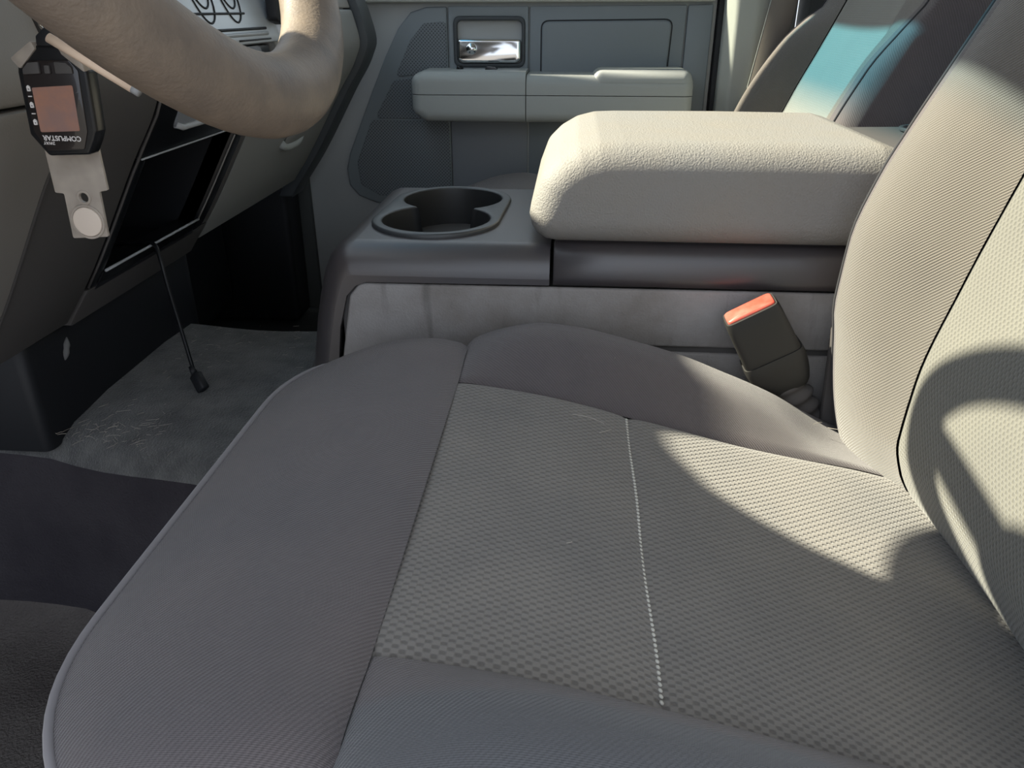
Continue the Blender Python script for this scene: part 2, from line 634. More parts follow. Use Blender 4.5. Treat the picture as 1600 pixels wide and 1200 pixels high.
def struct(o):
    o['kind'] = 'structure'
    return o


def circ(cx, cy, r, n=32, a0=0.0):
    return [(cx + r * math.cos(a0 + 2 * math.pi * k / n), cy + r * math.sin(a0 + 2 * math.pi * k / n)) for k in range(n)]


def bez(pts, n=24):
    """Catmull-Rom through 3-D points"""
    P = [Vector(pts[0])] + [Vector(p) for p in pts] + [Vector(pts[-1])]
    out = []
    for i in range(1, len(P) - 2):
        for k in range(n):
            t = k / n
            a, b_, c, d = P[i - 1], P[i], P[i + 1], P[i + 2]
            out.append(0.5 * ((2 * b_) + (c - a) * t + (2 * a - 5 * b_ + 4 * c - d) * t * t + (3 * b_ - a - 3 * c + d) * t**3))
    out.append(P[-2])
    return out


# ================================================================== SETTING
# floor with transmission hump, carpet
fy = [(-0.02, -0.02), (0.05, 0.0), (0.30, 0.0), (0.56, 0.0), (0.605, 0.004), (0.622, 0.03), (0.628, 0.10), (0.632, 0.19), (0.640, 0.225),
      (0.655, 0.243), (0.68, 0.250), (0.78, 0.252), (0.92, 0.250), (1.0, 0.246), (1.03, 0.232), (1.05, 0.19), (1.06, 0.08), (1.08, 0.01), (1.2, 0.0), (1.64, 0.0)]


def floor_rows(k0, k1, amp=1.0):
    rows = []
    for x in lin(-0.95, 1.55, 70):
        r = []
        for (y, z) in fy[k0:k1]:
            wob = 0.004 * math.sin(9 * x + 7 * y) + 0.003 * math.sin(23 * x - 4 * y)
            # the carpet edge of the hump wanders a little
            sh = max(-0.045, min(0.035, -0.28 * (x + 0.43)))
            r.append((x, y + (sh + 0.004 * math.sin(17 * x) if 0.55 < y < 0.69 else 0), z + wob * (1 if z > 0.1 else 0.7)))
        rows.append(r)
    return rows


floor = struct(loft('floor', floor_rows(0, 6), 'carpet_floor'))
loft('hump_side', floor_rows(5, 9), 'carpet_side', floor)
loft('hump_top', floor_rows(8, 15), 'carpet', floor)
loft('passenger_footwell', floor_rows(14, 20), 'carpet_side', floor)


# outside ground
struct(plate('ground', [(-14, -14), (14, -14), (14, 14), (-14, 14)], 'z', -0.80, -0.75, 'asphalt'))

# roof and header
struct(plate('ceiling', [(-0.300, 0.10), (1.60, 0.10), (1.60, 1.66), (-0.300, 1.66)], 'z', 1.20, 1.25, 'headliner', bevel=0.01))
# firewall and cowl
struct(plate('wall_front', [(-0.98, 0.0), (-0.98, 0.74), (-0.95, 0.74), (-0.90, 0.30), (-0.82, 0.0)], 'y', 0.08, 1.66, 'cab_dark'))
struct(plate('wall_rear', [(1.55, 0.0), (1.60, 0.0), (1.60, 0.80), (1.55, 0.80)], 'y', 0.08, 1.66, 'cab_dark'))
# driver-side rear half of the cab, behind the open front door
struct(plate('wall_driver', [(0.62, 0.0), (1.55, 0.0), (1.55, 0.72), (0.62, 0.72)], 'y', 0.06, 0.12, 'cab_dark'))
struct(plate('trim_1', [(0.55, 0.0), (0.68, 0.0), (0.68, 1.22), (0.55, 1.22)], 'y', 0.05, 0.14, 'pillar', bevel=0.01))
# passenger side rear door wall
struct(plate('wall_passenger', [(0.42, 0.0), (1.55, 0.0), (1.55, 0.72), (0.42, 0.72)], 'y', 1.58, 1.66, 'cab_dark'))
struct(plate('wall_cowl', [(-0.98, -0.02), (-0.55, -0.02), (-0.55, 0.60), (-0.70, 0.84), (-0.98, 0.84)], 'y', 1.60, 1.66, 'cab_dark'))
struct(plate('trim_7', [(-0.98, -0.06), (1.55, -0.06), (1.55, 0.055), (-0.98, 0.055)], 'y', 1.585, 1.66, 'cab_dark', bevel=0.01))
# windscreen, as a raked pane with a shade band at its top
W0, W1 = Vector((-0.304, 0, 1.205)), Vector((-1.08, 0, 0.86))


def wpt(t, y):
    p = W0.lerp(W1, t)
    return (p.x, y, p.z)


def pane(name, t0, t1, material, parent=None):
    d = 0.006
    me = bpy.data.meshes.new(name)
    vv = [wpt(t0[0], 0.20), wpt(t0[1], 1.58), wpt(t1[1], 1.58), wpt(t1[0], 0.20)]
    vv += [(x, y, z - d) for x, y, z in vv]
    me.from_pydata(vv, [], [(0, 1, 2, 3)])
    u = me.uv_layers.new(name='UVMap')
    for lp, q in zip(me.loops, ((0, 1), (1, 1), (1, 0), (0, 0))):
        u.data[lp.index].uv = q
    return link(name, me, material, parent, False)


win = struct(pane('window_1', (0.115, 0.205), (1.0, 1.0), 'glass'))
struct(pane('shade_band', (-0.06, -0.06), (0.115, 0.205), 'tint', win))
for nm, ya, yb in (('trim_2', 0.245, 0.14), ('trim_3', 1.543, 1.60)):
    pts = []
    for t in lin(-0.04, 1.03, 8):
        p = wpt(t, ya + (yb - ya) * t)
        pts.append(p)
    struct(tube(nm, pts, 0.031, 'pillar'))
vis = thing('added_sun_visor', 'unseen grey sun visor folded against the top of the windscreen, added to shade the driver backrest', 'sun visor', (-0.27, 0.45, 1.19))  # out of view; added and sized for its shade on the driver backrest
plate('added_visor_board', rpoly([(-0.275, 1.192), (-0.352, 1.138), (-0.348, 1.127), (-0.268, 1.178)], 0.003), 'y', 0.27, 0.76, 'headliner', vis, 0.004, 2, vis.location)
tube('added_visor_rod', [(-0.275, 0.25, 1.186), (-0.275, 0.77, 1.186)], 0.005, 'headliner', vis, 8, vis.location)
# bonnet ahead of the windscreen
struct(plate('trim_4', rpoly([(-2.3, 0.55), (-2.3, 0.74), (-1.04, 0.86), (-0.96, 0.80), (-0.96, 0.3)], 0.03), 'y', -0.02, 1.78, 'paint'))


# ================================================================== DASHBOARD
dprof = sp([0.33, 0.36, 0.41, 0.53, 0.582, 0.61, 0.65, 0.72, 0.80], [-0.545, -0.525, -0.488, -0.413, -0.380, -0.370, -0.378, -0.405, -0.445])
dash = thing('dashboard', 'grey and black truck dashboard with an open cubby and glove box', 'dashboard', (-0.6, 0.86, 0.36))
DO = dash.location


def dpanel(name, y0, y1, z0, z1, material, inset=0.0, thick=0.03, bevel=0.003, parent=None, z0b=None):
    """a panel that follows the dash face between two Y and two heights"""
    zs = lin(z0, z1, max(6, int((z1 - z0) / 0.008)))
    f = [(dprof(z) - inset, z) for z in zs]
    bk = [(dprof(z) - inset - thick, z) for z in reversed(zs)]
    return plate(name, f + bk, 'y', y0, y1, material, parent or dash, bevel, 2, DO, angle=60)


dpanel('knee_panel', 0.10, 0.5785, 0.372, 0.5975, 'dash_grey')
dpanel('column_panel', 0.10, 0.5785, 0.600, 0.72, 'dash_grey', inset=0.006)
dpanel('centre_side_panel', 0.5815, 0.7245, 0.362, 0.72, 'dash_dark', inset=0.002, bevel=0.004)
dpanel('centre_bezel', 0.728, 0.998, 0.531, 0.622, 'blackgloss', inset=0.001)
dpanel('cubby_frame', 0.728, 0.744, 0.398, 0.5285, 'blackgloss')
dpanel('cubby_frame', 0.966, 0.998, 0.398, 0.5285, 'blackgloss')
dpanel('cubby_frame', 0.7445, 0.9655, 0.398, 0.412, 'blackgloss')
dpanel('lower_skirt', 0.728, 1.018, 0.355, 0.3965, 'dash_dark')
dpanel('centre_edge_panel', 0.9995, 1.018, 0.398, 0.66, 'dash_dark', inset=0.001)
gb = dpanel('glove_box', 1.0205, 1.432, 0.372, 0.66, 'dash_glove', inset=0.001)
dpanel('dash_end_strip', 1.435, 1.505, 0.338, 0.72, 'dash_end', inset=-0.012, bevel=0.006)
dpanel('dash_upper_panel', 1.0205, 1.432, 0.662, 0.72, 'dash_grey', inset=0.002)
# cubby interior
cub = box('cubby_box', (-0.62, 0.742, 0.40), (-0.612, 0.972, 0.54), 'black', dash, 0.002, 2, DO)
cub.name = 'cubby_back'
cwall = [(-0.615, 0.40)] + [(dprof(z) - 0.004, z) for z in lin(0.40, 0.532, 10)] + [(-0.615, 0.532)]
plate('cubby_wall', cwall, 'y', 0.736, 0.744, 'black', dash, 0.001, 1, DO)
plate('cubby_wall', cwall, 'y', 0.966, 0.974, 'black', dash, 0.001, 1, DO)
plate('cubby_floor', [(-0.615, 0.392), (-0.50, 0.392), (-0.495, 0.402), (-0.615, 0.400)], 'y', 0.742, 0.972, 'black', dash, 0.001, 1, DO)
plate('cubby_roof', [(-0.615, 0.53), (-0.43, 0.53), (-0.43, 0.537), (-0.615, 0.537)], 'y', 0.742, 0.972, 'black', dash, 0.001, 1, DO)


def dline(name, y0, z0, y1, z1, r=0.0012, material='trimline', out=0.0005, parent=None):
    pts = [(dprof(z0 + (z1 - z0) * t) + out, y0 + (y1 - y0) * t, z0 + (z1 - z0) * t) for t in lin(0, 1, 8)]
    return tube(name, pts, r, material, parent or dash, 6, DO)


dline('cubby_edge', 0.730, 0.5300, 0.996, 0.5300, 0.0010)
dline('cubby_edge', 0.746, 0.4125, 0.968, 0.4125, 0.0016)
dline('cubby_edge', 0.9665, 0.414, 0.9665, 0.520, 0.0010, 'dash_grey')
dline('panel_seam', 0.580, 0.372, 0.580, 0.60, 0.0022, 'dash_dark', -0.002)
dline('panel_seam', 0.7262, 0.40, 0.7262, 0.60, 0.0014, 'dash_dark', -0.001)
# outlet pod in the bezel: rounded recess plate with a bright lower lip and a round outlet
pod = []
for (y, z) in rpoly([(0.772, 0.552), (0.955, 0.552), (0.965, 0.622), (0.762, 0.622)], 0.012):
    pod.append((y, z))
bm = bmesh.new()
vv = [bm.verts.new(Vector((dprof(z) + 0.0016, y, z)) - DO) for y, z in pod]
bm.faces.new(vv)
g = bmesh.ops.extrude_face_region(bm, geom=list(bm.faces))
bmesh.ops.translate(bm, verts=[v for v in g['geom'] if isinstance(v, bmesh.types.BMVert)], vec=(-0.004, 0, 0))
bmesh.ops.recalc_face_normals(bm, faces=bm.faces)
me = bpy.data.meshes.new('outlet_pod')
bm.to_mesh(me)
bm.free()
podo = link('outlet_pod', me, 'door_low', dash, False)
tube('outlet_lip', [(dprof(0.5525) + 0.003, y, 0.5525 + (0.004 if abs(y - 0.8635) > 0.086 else 0)) for y in lin(0.775, 0.952, 14)], 0.0032, 'trimline', podo, 8, DO)
pc = Vector((dprof(0.578) + 0.002, 0.865, 0.578))
tube('power_outlet', [pc, pc + Vector((0.008, 0, -0.004))], [0.011, 0.010], 'trimline', podo, 18, DO)
tube('outlet_cap', [pc + Vector((0.006, 0, -0.003)), pc + Vector((0.0095, 0, -0.0047))], [0.0075, 0.0075], 'black', podo, 18, DO)
# glove box latch scoop
latch = []
for z in lin(0.462, 0.505, 8):
    latch.append([(dprof(z) + 0.001 + 0.006 * math.sin(math.pi * (z - 0.462) / 0.043) * (1 if 0 < k < 7 else 0), 1.205 + 0.10 * k / 7 + (z - 0.462) * 0.35, z) for k in range(8)])
loft('latch', latch, 'dash_glove', gb, off=DO)
tube('latch_lip', [(dprof(0.464) + 0.003, y, 0.464 + 0.012 * ((y - 1.25) / 0.05)**4) for y in lin(1.203, 1.297, 12)], 0.0065, 'door_arm', gb, 10, DO)
lrec = []
for z in lin(0.505, 0.56, 6):
    lrec.append([(dprof(z) + 0.0008, 1.215 + 0.10 * k / 5 + (z - 0.462) * 0.35, z) for k in range(6)])
loft('latch_recess', lrec, 'dash_dark', gb, off=DO)

# silver climate panel with two dials
cl = []
clim = dpanel('climate_panel', 0.728, 1.06, 0.6235, 0.76, 'silver', inset=-0.004, bevel=0.008)


def dial(y, z):
    n = Vector((1, 0, 0.25)).normalized()
    c = Vector((dprof(z) + 0.004, y, z))
    k = tube('dial', [c - n * 0.004, c + n * 0.018, c + n * 0.022], [0.017, 0.0155, 0.012], 'blackgloss', dash, 24, DO)
    for ry, rz, dz in ((0.0245, 0.037, -0.010), (0.0195, 0.027, -0.006)):
        pts = []
        for a in lin(0, 2 * math.pi, 41):
            zz_ = z + dz + rz * math.sin(a)
            pts.append(Vector((dprof(zz_) + 0.0043, y + ry * math.cos(a), zz_)))
        tube('dial_outline', pts, 0.0011, 'black', k, 6, DO, cap=False)
    tube('dial_pointer', [c + n * 0.0215 + Vector((0, 0, 0.002)), c + n * 0.0225 + Vector((0, 0, 0.011))], 0.0016, 'print', k, 6, DO)
    return k


dial(0.846, 0.694)
dial(0.915, 0.694)
dline('climate_groove', 0.74, 0.656, 0.94, 0.656, 0.0013, 'black', 0.0045)
dline('climate_groove', 0.84, 0.640, 0.99, 0.640, 0.0016, 'black', 0.0045)
dline('climate_slot', 0.84, 0.6345, 0.99, 0.6345, 0.0022, 'trimline', 0.0045)
dline('climate_groove', 0.90, 0.6285, 0.995, 0.6285, 0.0010, 'black', 0.0045)
# pale textured bracket to the right of the dials with a black slot
plate('stack_wing', rpoly([(1.03, 0.62), (1.085, 0.632), (1.10, 0.68), (1.06, 0.74), (1.03, 0.74)], 0.014), 'x', -0.41, -0.362, 'silver', dash, 0.010, 3, DO)
plate('vent_slot', rpoly([(1.000, 0.648), (1.026, 0.642), (1.034, 0.72), (1.000, 0.74)], 0.006), 'x', -0.372, -0.358, 'black', dash, 0.003, 2, DO)

# upper dash, unseen from here but it shades the cab
nose = sp([0.12, 0.20, 0.30, 0.42, 0.495, 0.522, 0.545, 0.575, 0.61, 0.65, 0.685, 0.72, 0.78, 0.86, 1.0, 1.505],
          [0.82, 0.89, 0.92, 0.92, 0.915, 0.892, 0.832, 0.796, 0.772, 0.764, 0.800, 0.824, 0.823, 0.800, 0.795, 0.795])
rows = []
for y in lin(0.12, 1.505, 90):
    h = nose(y)
    b0 = min(h - 0.03, 0.75)
    rows.append([(-0.43, y, 0.70), (-0.407, y, 0.722), (-0.425, y, b0), (-0.452, y, h - 0.018), (-0.458, y, h - 0.006), (-0.470, y, h), (-0.50, y, h + 0.002), (-0.60, y, max(0.775, 0.79 + (h - 0.79) * 0.6)), (-0.75, y, 0.79), (-0.96, y, 0.80)])
loft('dash_top', rows, 'dash_dark', dash, off=DO)
# heater box under the glove box
plate('heater_box', rpoly([(1.06, 0.12), (1.28, 0.08), (1.50, 0.10), (1.50, 0.42), (1.06, 0.42)], 0.04), 'x', -0.90, -0.70, 'black', dash, 0.02, 3, DO)
plate('kick_panel', rpoly([(-0.86, 0.05), (-0.575, 0.05), (-0.57, 0.40), (-0.86, 0.45)], 0.02), 'y', 1.52, 1.60, 'black', dash, 0.01, 3, DO)

# tunnel cover below the dash
tc_ = thing('tunnel_cover', 'matt black plastic tunnel cover below the dashboard cubby', 'tunnel cover', (-0.70, 0.85, 0.25))
plate('cover_shell', rpoly([(-0.90, 0.664), (-0.541, 0.664), (-0.541, 1.042), (-0.90, 1.042)], [0, 0.012, 0.03, 0]), 'z', 0.235, 0.353, 'black', tc_, 0.003, 2, tc_.location)
sc_pts = []
for i in range(7):
    t = i / 6
    sc_pts.append((-0.5405, 0.722 + 0.012 * t, 0.318 + 0.022 * t))
tube('scuff_mark', sc_pts, [0.0006, 0.003, 0.0042, 0.0036, 0.0045, 0.0028, 0.0006], 'scuff', tc_, 6, tc_.location)

# ================================================================== STEERING WHEEL
WC = Vector((-0.240, 0.433, 0.790))
TILT = math.radians(26)
E2 = Vector((-math.sin(TILT), 0, math.cos(TILT)))
EN = Vector((math.cos(TILT), 0, math.sin(TILT)))
EY = Vector((0, 1, 0))
wheel = thing('steering_wheel', 'worn taupe leather steering wheel above the seat cushion', 'steering wheel', WC)
N = 96
ring = []
for i in range(N + 1):
    a = 2 * math.pi * i / N
    c = (EY * math.cos(a) + E2 * math.sin(a)) * 0.190
    rad = (EY * math.cos(a) + E2 * math.sin(a))
    rr = []
    for k in range(20):
        b_ = 2 * math.pi * k / 20
        bump = 1 + 0.03 * math.sin(7 * a + 1) * math.cos(b_)
        rr.append(c + (rad * math.cos(b_) * 0.0215 + EN * math.sin(b_) * 0.0185) * bump)
    ring.append(rr)
loft('rim', ring, 'rim', wheel, closed=True)
hub = []
for i in range(9):
    t = i / 8
    rr = []
    for k in range(28):
        a = 2 * math.pi * k / 28
        R_ = 0.085 * (1 - t**3) + 0.002
        rr.append(EN * (-0.04 + 0.03 * t) + (EY * math.cos(a) * 1.05 + E2 * math.sin(a) * 0.85) * R_)
    hub.append(rr)
loft('hub', hub, 'dash_grey', wheel, closed=True)
for sgn, a in ((1, -6), (-1, 186)):
    a = math.radians(a)
    d = EY * math.cos(a) + E2 * math.sin(a)
    s = d.cross(EN)
    rows = []
    for t in lin(0.05, 0.182, 8):
        rr = []
        w = 0.036 - 0.07 * (t - 0.05) if abs(math.sin(a)) < 0.5 else 0.016
        for k in range(12):
            b_ = 2 * math.pi * k / 12
            rr.append(d * t + s * math.cos(b_) * w + EN * (math.sin(b_) * 0.008 - 0.03 * (1 - (t - 0.05) / 0.132)))
        rows.append(rr)
    loft('spoke', rows, 'dash_grey', wheel, closed=True)
# column shroud
rows = []
for t, w, h in ((0.055, 0.045, 0.045), (0.08, 0.062, 0.062), (0.13, 0.068, 0.068), (0.30, 0.070, 0.07)):
    rr = []
    for k in range(28):
        a = 2 * math.pi * k / 28
        cx = math.copysign(abs(math.cos(a))**0.6, math.cos(a))
        cz = math.copysign(abs(math.sin(a))**0.6, math.sin(a))
        rr.append(WC - EN * t + EY * cx * w + E2 * cz * h)
    rows.append(rr)
loft('column_shroud', rows, 'dash_grey', dash, closed=True, off=DO)


# ================================================================== SEATS
def make_seat(name, label, loc, passenger=False):
    seat = thing(name, label, 'car seat', loc)
    zi = sp([-0.095, -0.02, 0.06, 0.11, 0.16, 0.21, 0.26, 0.31, 0.36], [0.369, 0.358, 0.339, 0.326, 0.313, 0.303, 0.294, 0.282, 0.27])
    hb = sp([-0.095, -0.06, -0.02, 0.04, 0.10, 0.16, 0.20, 0.26, 0.34], [0.003, 0.022, 0.036, 0.041, 0.040, 0.032, 0.022, -0.002, -0.015])

    def edge(d, a=0.006, w=0.006):
        return -a * math.exp(-abs(d) / w)
    # cushion insert, split at the cross stitch
    for x0, x1 in ((-0.095, 0.057), (0.057, 0.345)):
        rows = []
        xs_ = [x0 + (x1 - x0) * (0.5 - 0.5 * math.cos(math.pi * t)) for t in lin(0, 1, 34)]
        for x in xs_:
            r = []
            for q in lin(-1, 1, 46):
                y = 0.160 * math.sin(q * math.pi / 2) * 1.0
                z = zi(x) - 0.004 * (1 - (y / 0.16)**2)
                z += edge(0.16 - abs(y), 0.004, 0.006)
                z += edge(x - x0, 0.0025 if x0 < 0 else 0.0030, 0.007)
                if x1 < 0.1:
                    z += edge(x - x1, 0.0030, 0.007)
                # soft wrinkles pulled from the seam
                z += 0.0012 * math.sin(60 * x + 25 * y) * math.exp(-(((x + 0.02) / 0.05)**2 + ((y + 0.0) / 0.09)**2))
                r.append((x, y, z))
            rows.append(r)
        loft('cushion_insert', rows, 'insert', seat)
    # cross stitch: pale thread, a row of short loops
    bm = bmesh.new()
    y = -0.155
    while y < 0.155:
        z = zi(0.057) - 0.004 * (1 - (y / 0.16)**2) - 0.0022
        for dx in (-0.0012,):
            p = Vector((0.057 + dx + 0.0007 * math.sin(y * 40), y, z))
            bmesh.ops.create_uvsphere(bm, u_segments=6, v_segments=4, radius=1, matrix=Matrix.Translation(p) @ Matrix.Rotation(0.5, 4, 'Z') @ Matrix.Diagonal((0.0012, 0.0017, 0.0009, 1)))
        y += 0.0042
    me = bpy.data.meshes.new('cross_stitch')
    bm.to_mesh(me)
    bm.free()
    link('cross_stitch', me, 'thread', seat)

    # front panel
    def xf(y):
        a = abs(y)
        return -0.259 + (0.085 * ((a - 0.12) / 0.15)**2.6 if a > 0.12 else 0.0)

    zf = sp([0, 0.06, 0.3, 0.55, 0.8, 0.95, 1.0], [0.3665, 0.3725, 0.3775, 0.374, 0.364, 0.354, 0.349])
    ys = [0.272 * math.sin(q * math.pi / 2) for q in lin(-1, 1, 54)]

    def fz(u, y):
        a = abs(y)
        z = zf(u)
        if a > 0.17:
            z -= 0.085 * max(0, (a - 0.17) / 0.102)**6
            z += 0.004 * math.sin(math.pi * min(1, (a - 0.17) / 0.09)) * (1 - u)
        return z
    rows = []
    for u in [0, 0.015, 0.03, 0.06] + lin(0.1, 0.96, 20) + [0.98, 1.0]:
        r = []
        for y in ys:
            r.append((-0.0925 + u * (xf(y) + 0.0925), y, fz(u, y)))
        r = [(r[0][0], -0.273, 0.20)] + r + [(r[-1][0], 0.273, 0.20)]
        rows.append(r)
    loft('cushion_front_panel', rows, 'bolster', seat)
    rows = []
    for dz, dx in ((0, 0), (0.012, -0.004), (0.04, -0.006), (0.09, 0.0), (0.13, 0.02), (0.15, 0.05)):
        rows.append([(xf(y) + dx, y, max(0.17, fz(1, y) - dz)) for y in ys])
    loft('cushion_front_face', rows, 'bolster', seat)
    tube('front_welt', [(xf(y) - 0.0008, y, fz(1, y) + 0.0005) for y in ys[4:-4]], 0.0026, 'welt', seat, 8)

    # side bolsters of the cushion
    py = [0.160, 0.163, 0.168, 0.176, 0.188, 0.202, 0.216, 0.230, 0.243, 0.254, 0.262, 0.268, 0.271, 0.272, 0.272]
    pw = [-0.05, 0.03, 0.16, 0.38, 0.66, 0.90, 1.0, 1.0, 0.92, 0.76, 0.55, 0.30, 0.0, -0.2, -0.3]
    pd = [0.003, 0, 0, 0, 0, 0, 0, 0, 0.001, 0.003, 0.008, 0.018, 0.036, 0.07, 0.14]
    for s in (-1, 1):
        rows = []
        for x in lin(-0.095, -0.03, 14)[:-1] + lin(-0.03, 0.34, 40):
            h = hb(x)
            e = edge(x + 0.095, 0.006, 0.006)
            rows.append([(x, s * y, zi(x) + max(h, 0.0) * w + min(h, 0) * min(1, i / 6) - d + e * (1 if i > 0 else 0.5)) for i, (y, w, d) in enumerate(zip(py, pw, pd))])
        loft('cushion_bolster', rows, 'bolster_worn' if (s < 0 and not passenger) else 'bolster', seat)
    # seat base
    plate('seat_base', rpoly([(-0.22, 0.12), (0.36, 0.10), (0.36, 0.24), (-0.22, 0.27)], 0.02), 'y', -0.262, 0.262, 'dash_dark', seat, 0.01, 2)
    for y in (-0.2, 0.2):
        plate('seat_rail', [(-0.20, 0.0), (0.36, 0.0), (0.36, 0.13), (-0.20, 0.13)], 'y', y - 0.02, y + 0.02, 'black', seat, 0.004, 2)

    # backrest
    xs = sp([0.24, 0.262, 0.28, 0.303, 0.334, 0.388, 0.47, 0.556, 0.666, 0.80, 1.0], [0.345, 0.318, 0.302, 0.289, 0.281, 0.283, 0.299, 0.321, 0.353, 0.393, 0.455])
    xb = sp([0.24, 0.287, 0.34, 0.393, 0.423, 0.481, 0.535, 0.575, 0.622, 0.666, 0.80, 1.0], [0.295, 0.268, 0.253, 0.244, 0.239, 0.241, 0.255, 0.272, 0.294, 0.315, 0.375, 0.455])
    if passenger:
        xs = sp([0.24, 0.28, 0.334, 0.40, 0.51, 0.541, 0.597, 0.664, 0.80, 1.0], [0.30, 0.268, 0.258, 0.275, 0.321, 0.334, 0.360, 0.390, 0.450, 0.535])
        pfar = sp([0.24, 0.35, 0.503, 0.552, 0.609, 0.647, 0.668, 1.0], [-0.02, -0.05, -0.062, -0.058, -0.046, -0.024, -0.006, 0.0])
        pnear = sp([0.24, 0.35, 0.50, 0.59, 0.64, 0.67, 1.0], [-0.02, -0.03, -0.032, -0.030, -0.016, -0.006, 0.0])

        def pb(s, z):
            return pfar(z) if s > 0 else pnear(z)
    else:
        def pb(s, z):
            return xb(z) - xs(z)
    wf = sp([0.24, 0.7, 0.85, 1.0], [1.0, 1.0, 0.97, 0.86])
    zz = lin(0.24, 0.34, 16)[:-1] + lin(0.34, 1.0, 56)
    rows = []
    for z in zz:
        r = []
        for q in lin(-1, 1, 36):
            y = 0.1395 * math.sin(q * math.pi / 2) * wf(z)
            r.append((xs(z) + 0.007 * (1 - (y / 0.138)**2) - edge(0.1395 * wf(z) - abs(y), 0.003, 0.006), y, z))
        rows.append(r)
    loft('backrest_insert', rows, 'insert_sunlit' if passenger else 'insert_back', seat)
    by = [0.138, 0.141, 0.147, 0.157, 0.170, 0.184, 0.198, 0.210, 0.219]
    bf = [-0.01, 0.04, 0.13, 0.32, 0.56, 0.78, 0.93, 1.0, 1.0]
    cy = [0.219, 0.226, 0.234, 0.242, 0.249, 0.254, 0.2565, 0.2565, 0.2565]
    cf = [1.0, 0.975, 0.92, 0.82, 0.66, 0.42, 0.12, -0.3, -0.6]
    for s in (-1, 1):
        r1, r2 = [], []
        for z in zz:
            w = wf(z)
            a = xs(z)
            b2 = a + pb(s, z)
            dx = 0.0
            r1.append([(a + (b2 - a) * f, s * y * w, z) for y, f in zip(by, bf)])
            r2.append([((a + (b2 - a) * f) if f > 0 else a + 0.10 * (-f) / 0.6, s * y * w, z) for y, f in zip(cy, cf)])
        loft('backrest_bolster', r1, 'bolster_back', seat)
        loft('backrest_side_panel', r2, 'bolster', seat)
        pts = [(xs(z) + (pb(s, z)) * 0.92 - 0.0004, s * 0.2345 * wf(z), z) for z in zz[6:-4]]
        tube('bolster_seam', pts, 0.0014, 'dark_thread', seat, 6)
    # rear shell and rounded top
    rows = []
    for z in zz:
        rows.append([(xs(z) + 0.10 + 0.03 * math.cos(q * math.pi / 2), q * 0.2565 * wf(z), z) for q in lin(-1, 1, 14)])
    loft('backrest_rear', rows, 'bolster', seat)
    z, w = 1.0, wf(1.0)
    rows = []
    for q in lin(0, math.pi, 10):
        rows.append([(xs(1.0) + 0.065 - 0.065 * math.cos(q), yy, 0.998 + 0.03 * math.sin(q) * (1 - abs(yy / 0.222)**4)) for yy in lin(-0.221, 0.221, 16)])
    loft('backrest_top', rows, 'bolster', seat)
    for s in (-1, 1):
        tube('headrest_post', [(xs(1.0) + 0.06, s * 0.06, 1.0), (xs(1.0) + 0.073, s * 0.06, 1.08)], 0.006, 'chrome', seat, 10)
    hr = plate('headrest', rpoly([(xs(1.0) + u, v) for u, v in ((0.015, 1.06), (0.125, 1.06), (0.145, 1.18), (0.045, 1.19))], 0.035), 'y', -0.13, 0.13, 'bolster', seat, 0.03, 4)
    # recliner trim at the foot of each side panel
    for s in (-1, 1):
        y0, y1 = sorted((s * 0.2566, s * 0.266))
        plate('recliner_trim', rpoly([(0.262, 0.25), (0.254, 0.385), (0.262, 0.40), (0.40, 0.40), (0.40, 0.25)], 0.008), 'y', y0, y1, 'boot', seat, 0.003, 2)
    return seat


seat = make_seat('bucket_seat', 'charcoal cloth driver seat with a worn taupe insert, nearest the viewer', (0, 0.445, 0))
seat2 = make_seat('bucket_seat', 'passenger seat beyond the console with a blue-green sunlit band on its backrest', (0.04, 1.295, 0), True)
seat2.scale = (1, 0.93, 1)
seat['group'] = seat2['group'] = 'front seats'

# ================================================================== CENTRE CONSOLE
con = thing('centre_console', 'wide centre console with cup holders and a light grey padded armrest lid', 'console', (0.05, 0.88, 0.25))
CO = con.location
Y0, Y1 = 0.735, 1.036
# core
box('console_core', (-0.235, Y0 + 0.006, 0.24), (0.56, Y1 - 0.006, 0.405), 'dash_dark', con, 0.004, 2, CO)
# front cover: L-shaped shell with cup opening
c1, c2, CR = (-0.148, 0.842), (-0.1435, 0.943), 0.060


def two_circle(r1, r2, n=30):
    """outline of the union of the two cup circles"""
    d = Vector(c2) - Vector(c1)
    L = d.length
    a = math.acos(((L * L + r1 * r1 - r2 * r2) / (2 * L)) / r1)
    b_ = math.acos(((L * L + r2 * r2 - r1 * r1) / (2 * L)) / r2)
    base = math.atan2(d.y, d.x)
    o = []
    for t in lin(base + a, base + 2 * math.pi - a, n):
        o.append((c1[0] + r1 * math.cos(t), c1[1] + r1 * math.sin(t)))
    for t in lin(base + math.pi + b_, base + 3 * math.pi - b_, n):
        o.append((c2[0] + r2 * math.cos(t), c2[1] + r2 * math.sin(t)))
    return o


def stadium(r1, r2, n=26):
    d = Vector(c2) - Vector(c1)
    base = math.atan2(d.y, d.x)
    o = []
    for t in lin(base + math.pi / 2, base + 1.5 * math.pi, n):
        o.append((c1[0] + r1 * math.cos(t), c1[1] + r1 * math.sin(t)))
    for t in lin(base - math.pi / 2, base + math.pi / 2, n):
        o.append((c2[0] + r2 * math.cos(t), c2[1] + r2 * math.sin(t)))
    return o


# shell of the front cover: rows run along its front-to-top profile, columns across the width
TOPZ = 0.447
prof = [(-0.296, 0.235), (-0.286, 0.27), (-0.276, 0.315), (-0.268, 0.36), (-0.261, 0.39), (-0.253, 0.417), (-0.246, 0.432), (-0.236, 0.4425), (-0.226, 0.4465), (-0.219, TOPZ)]


def cover_ring(shr, zoff=0.0):
    return shr


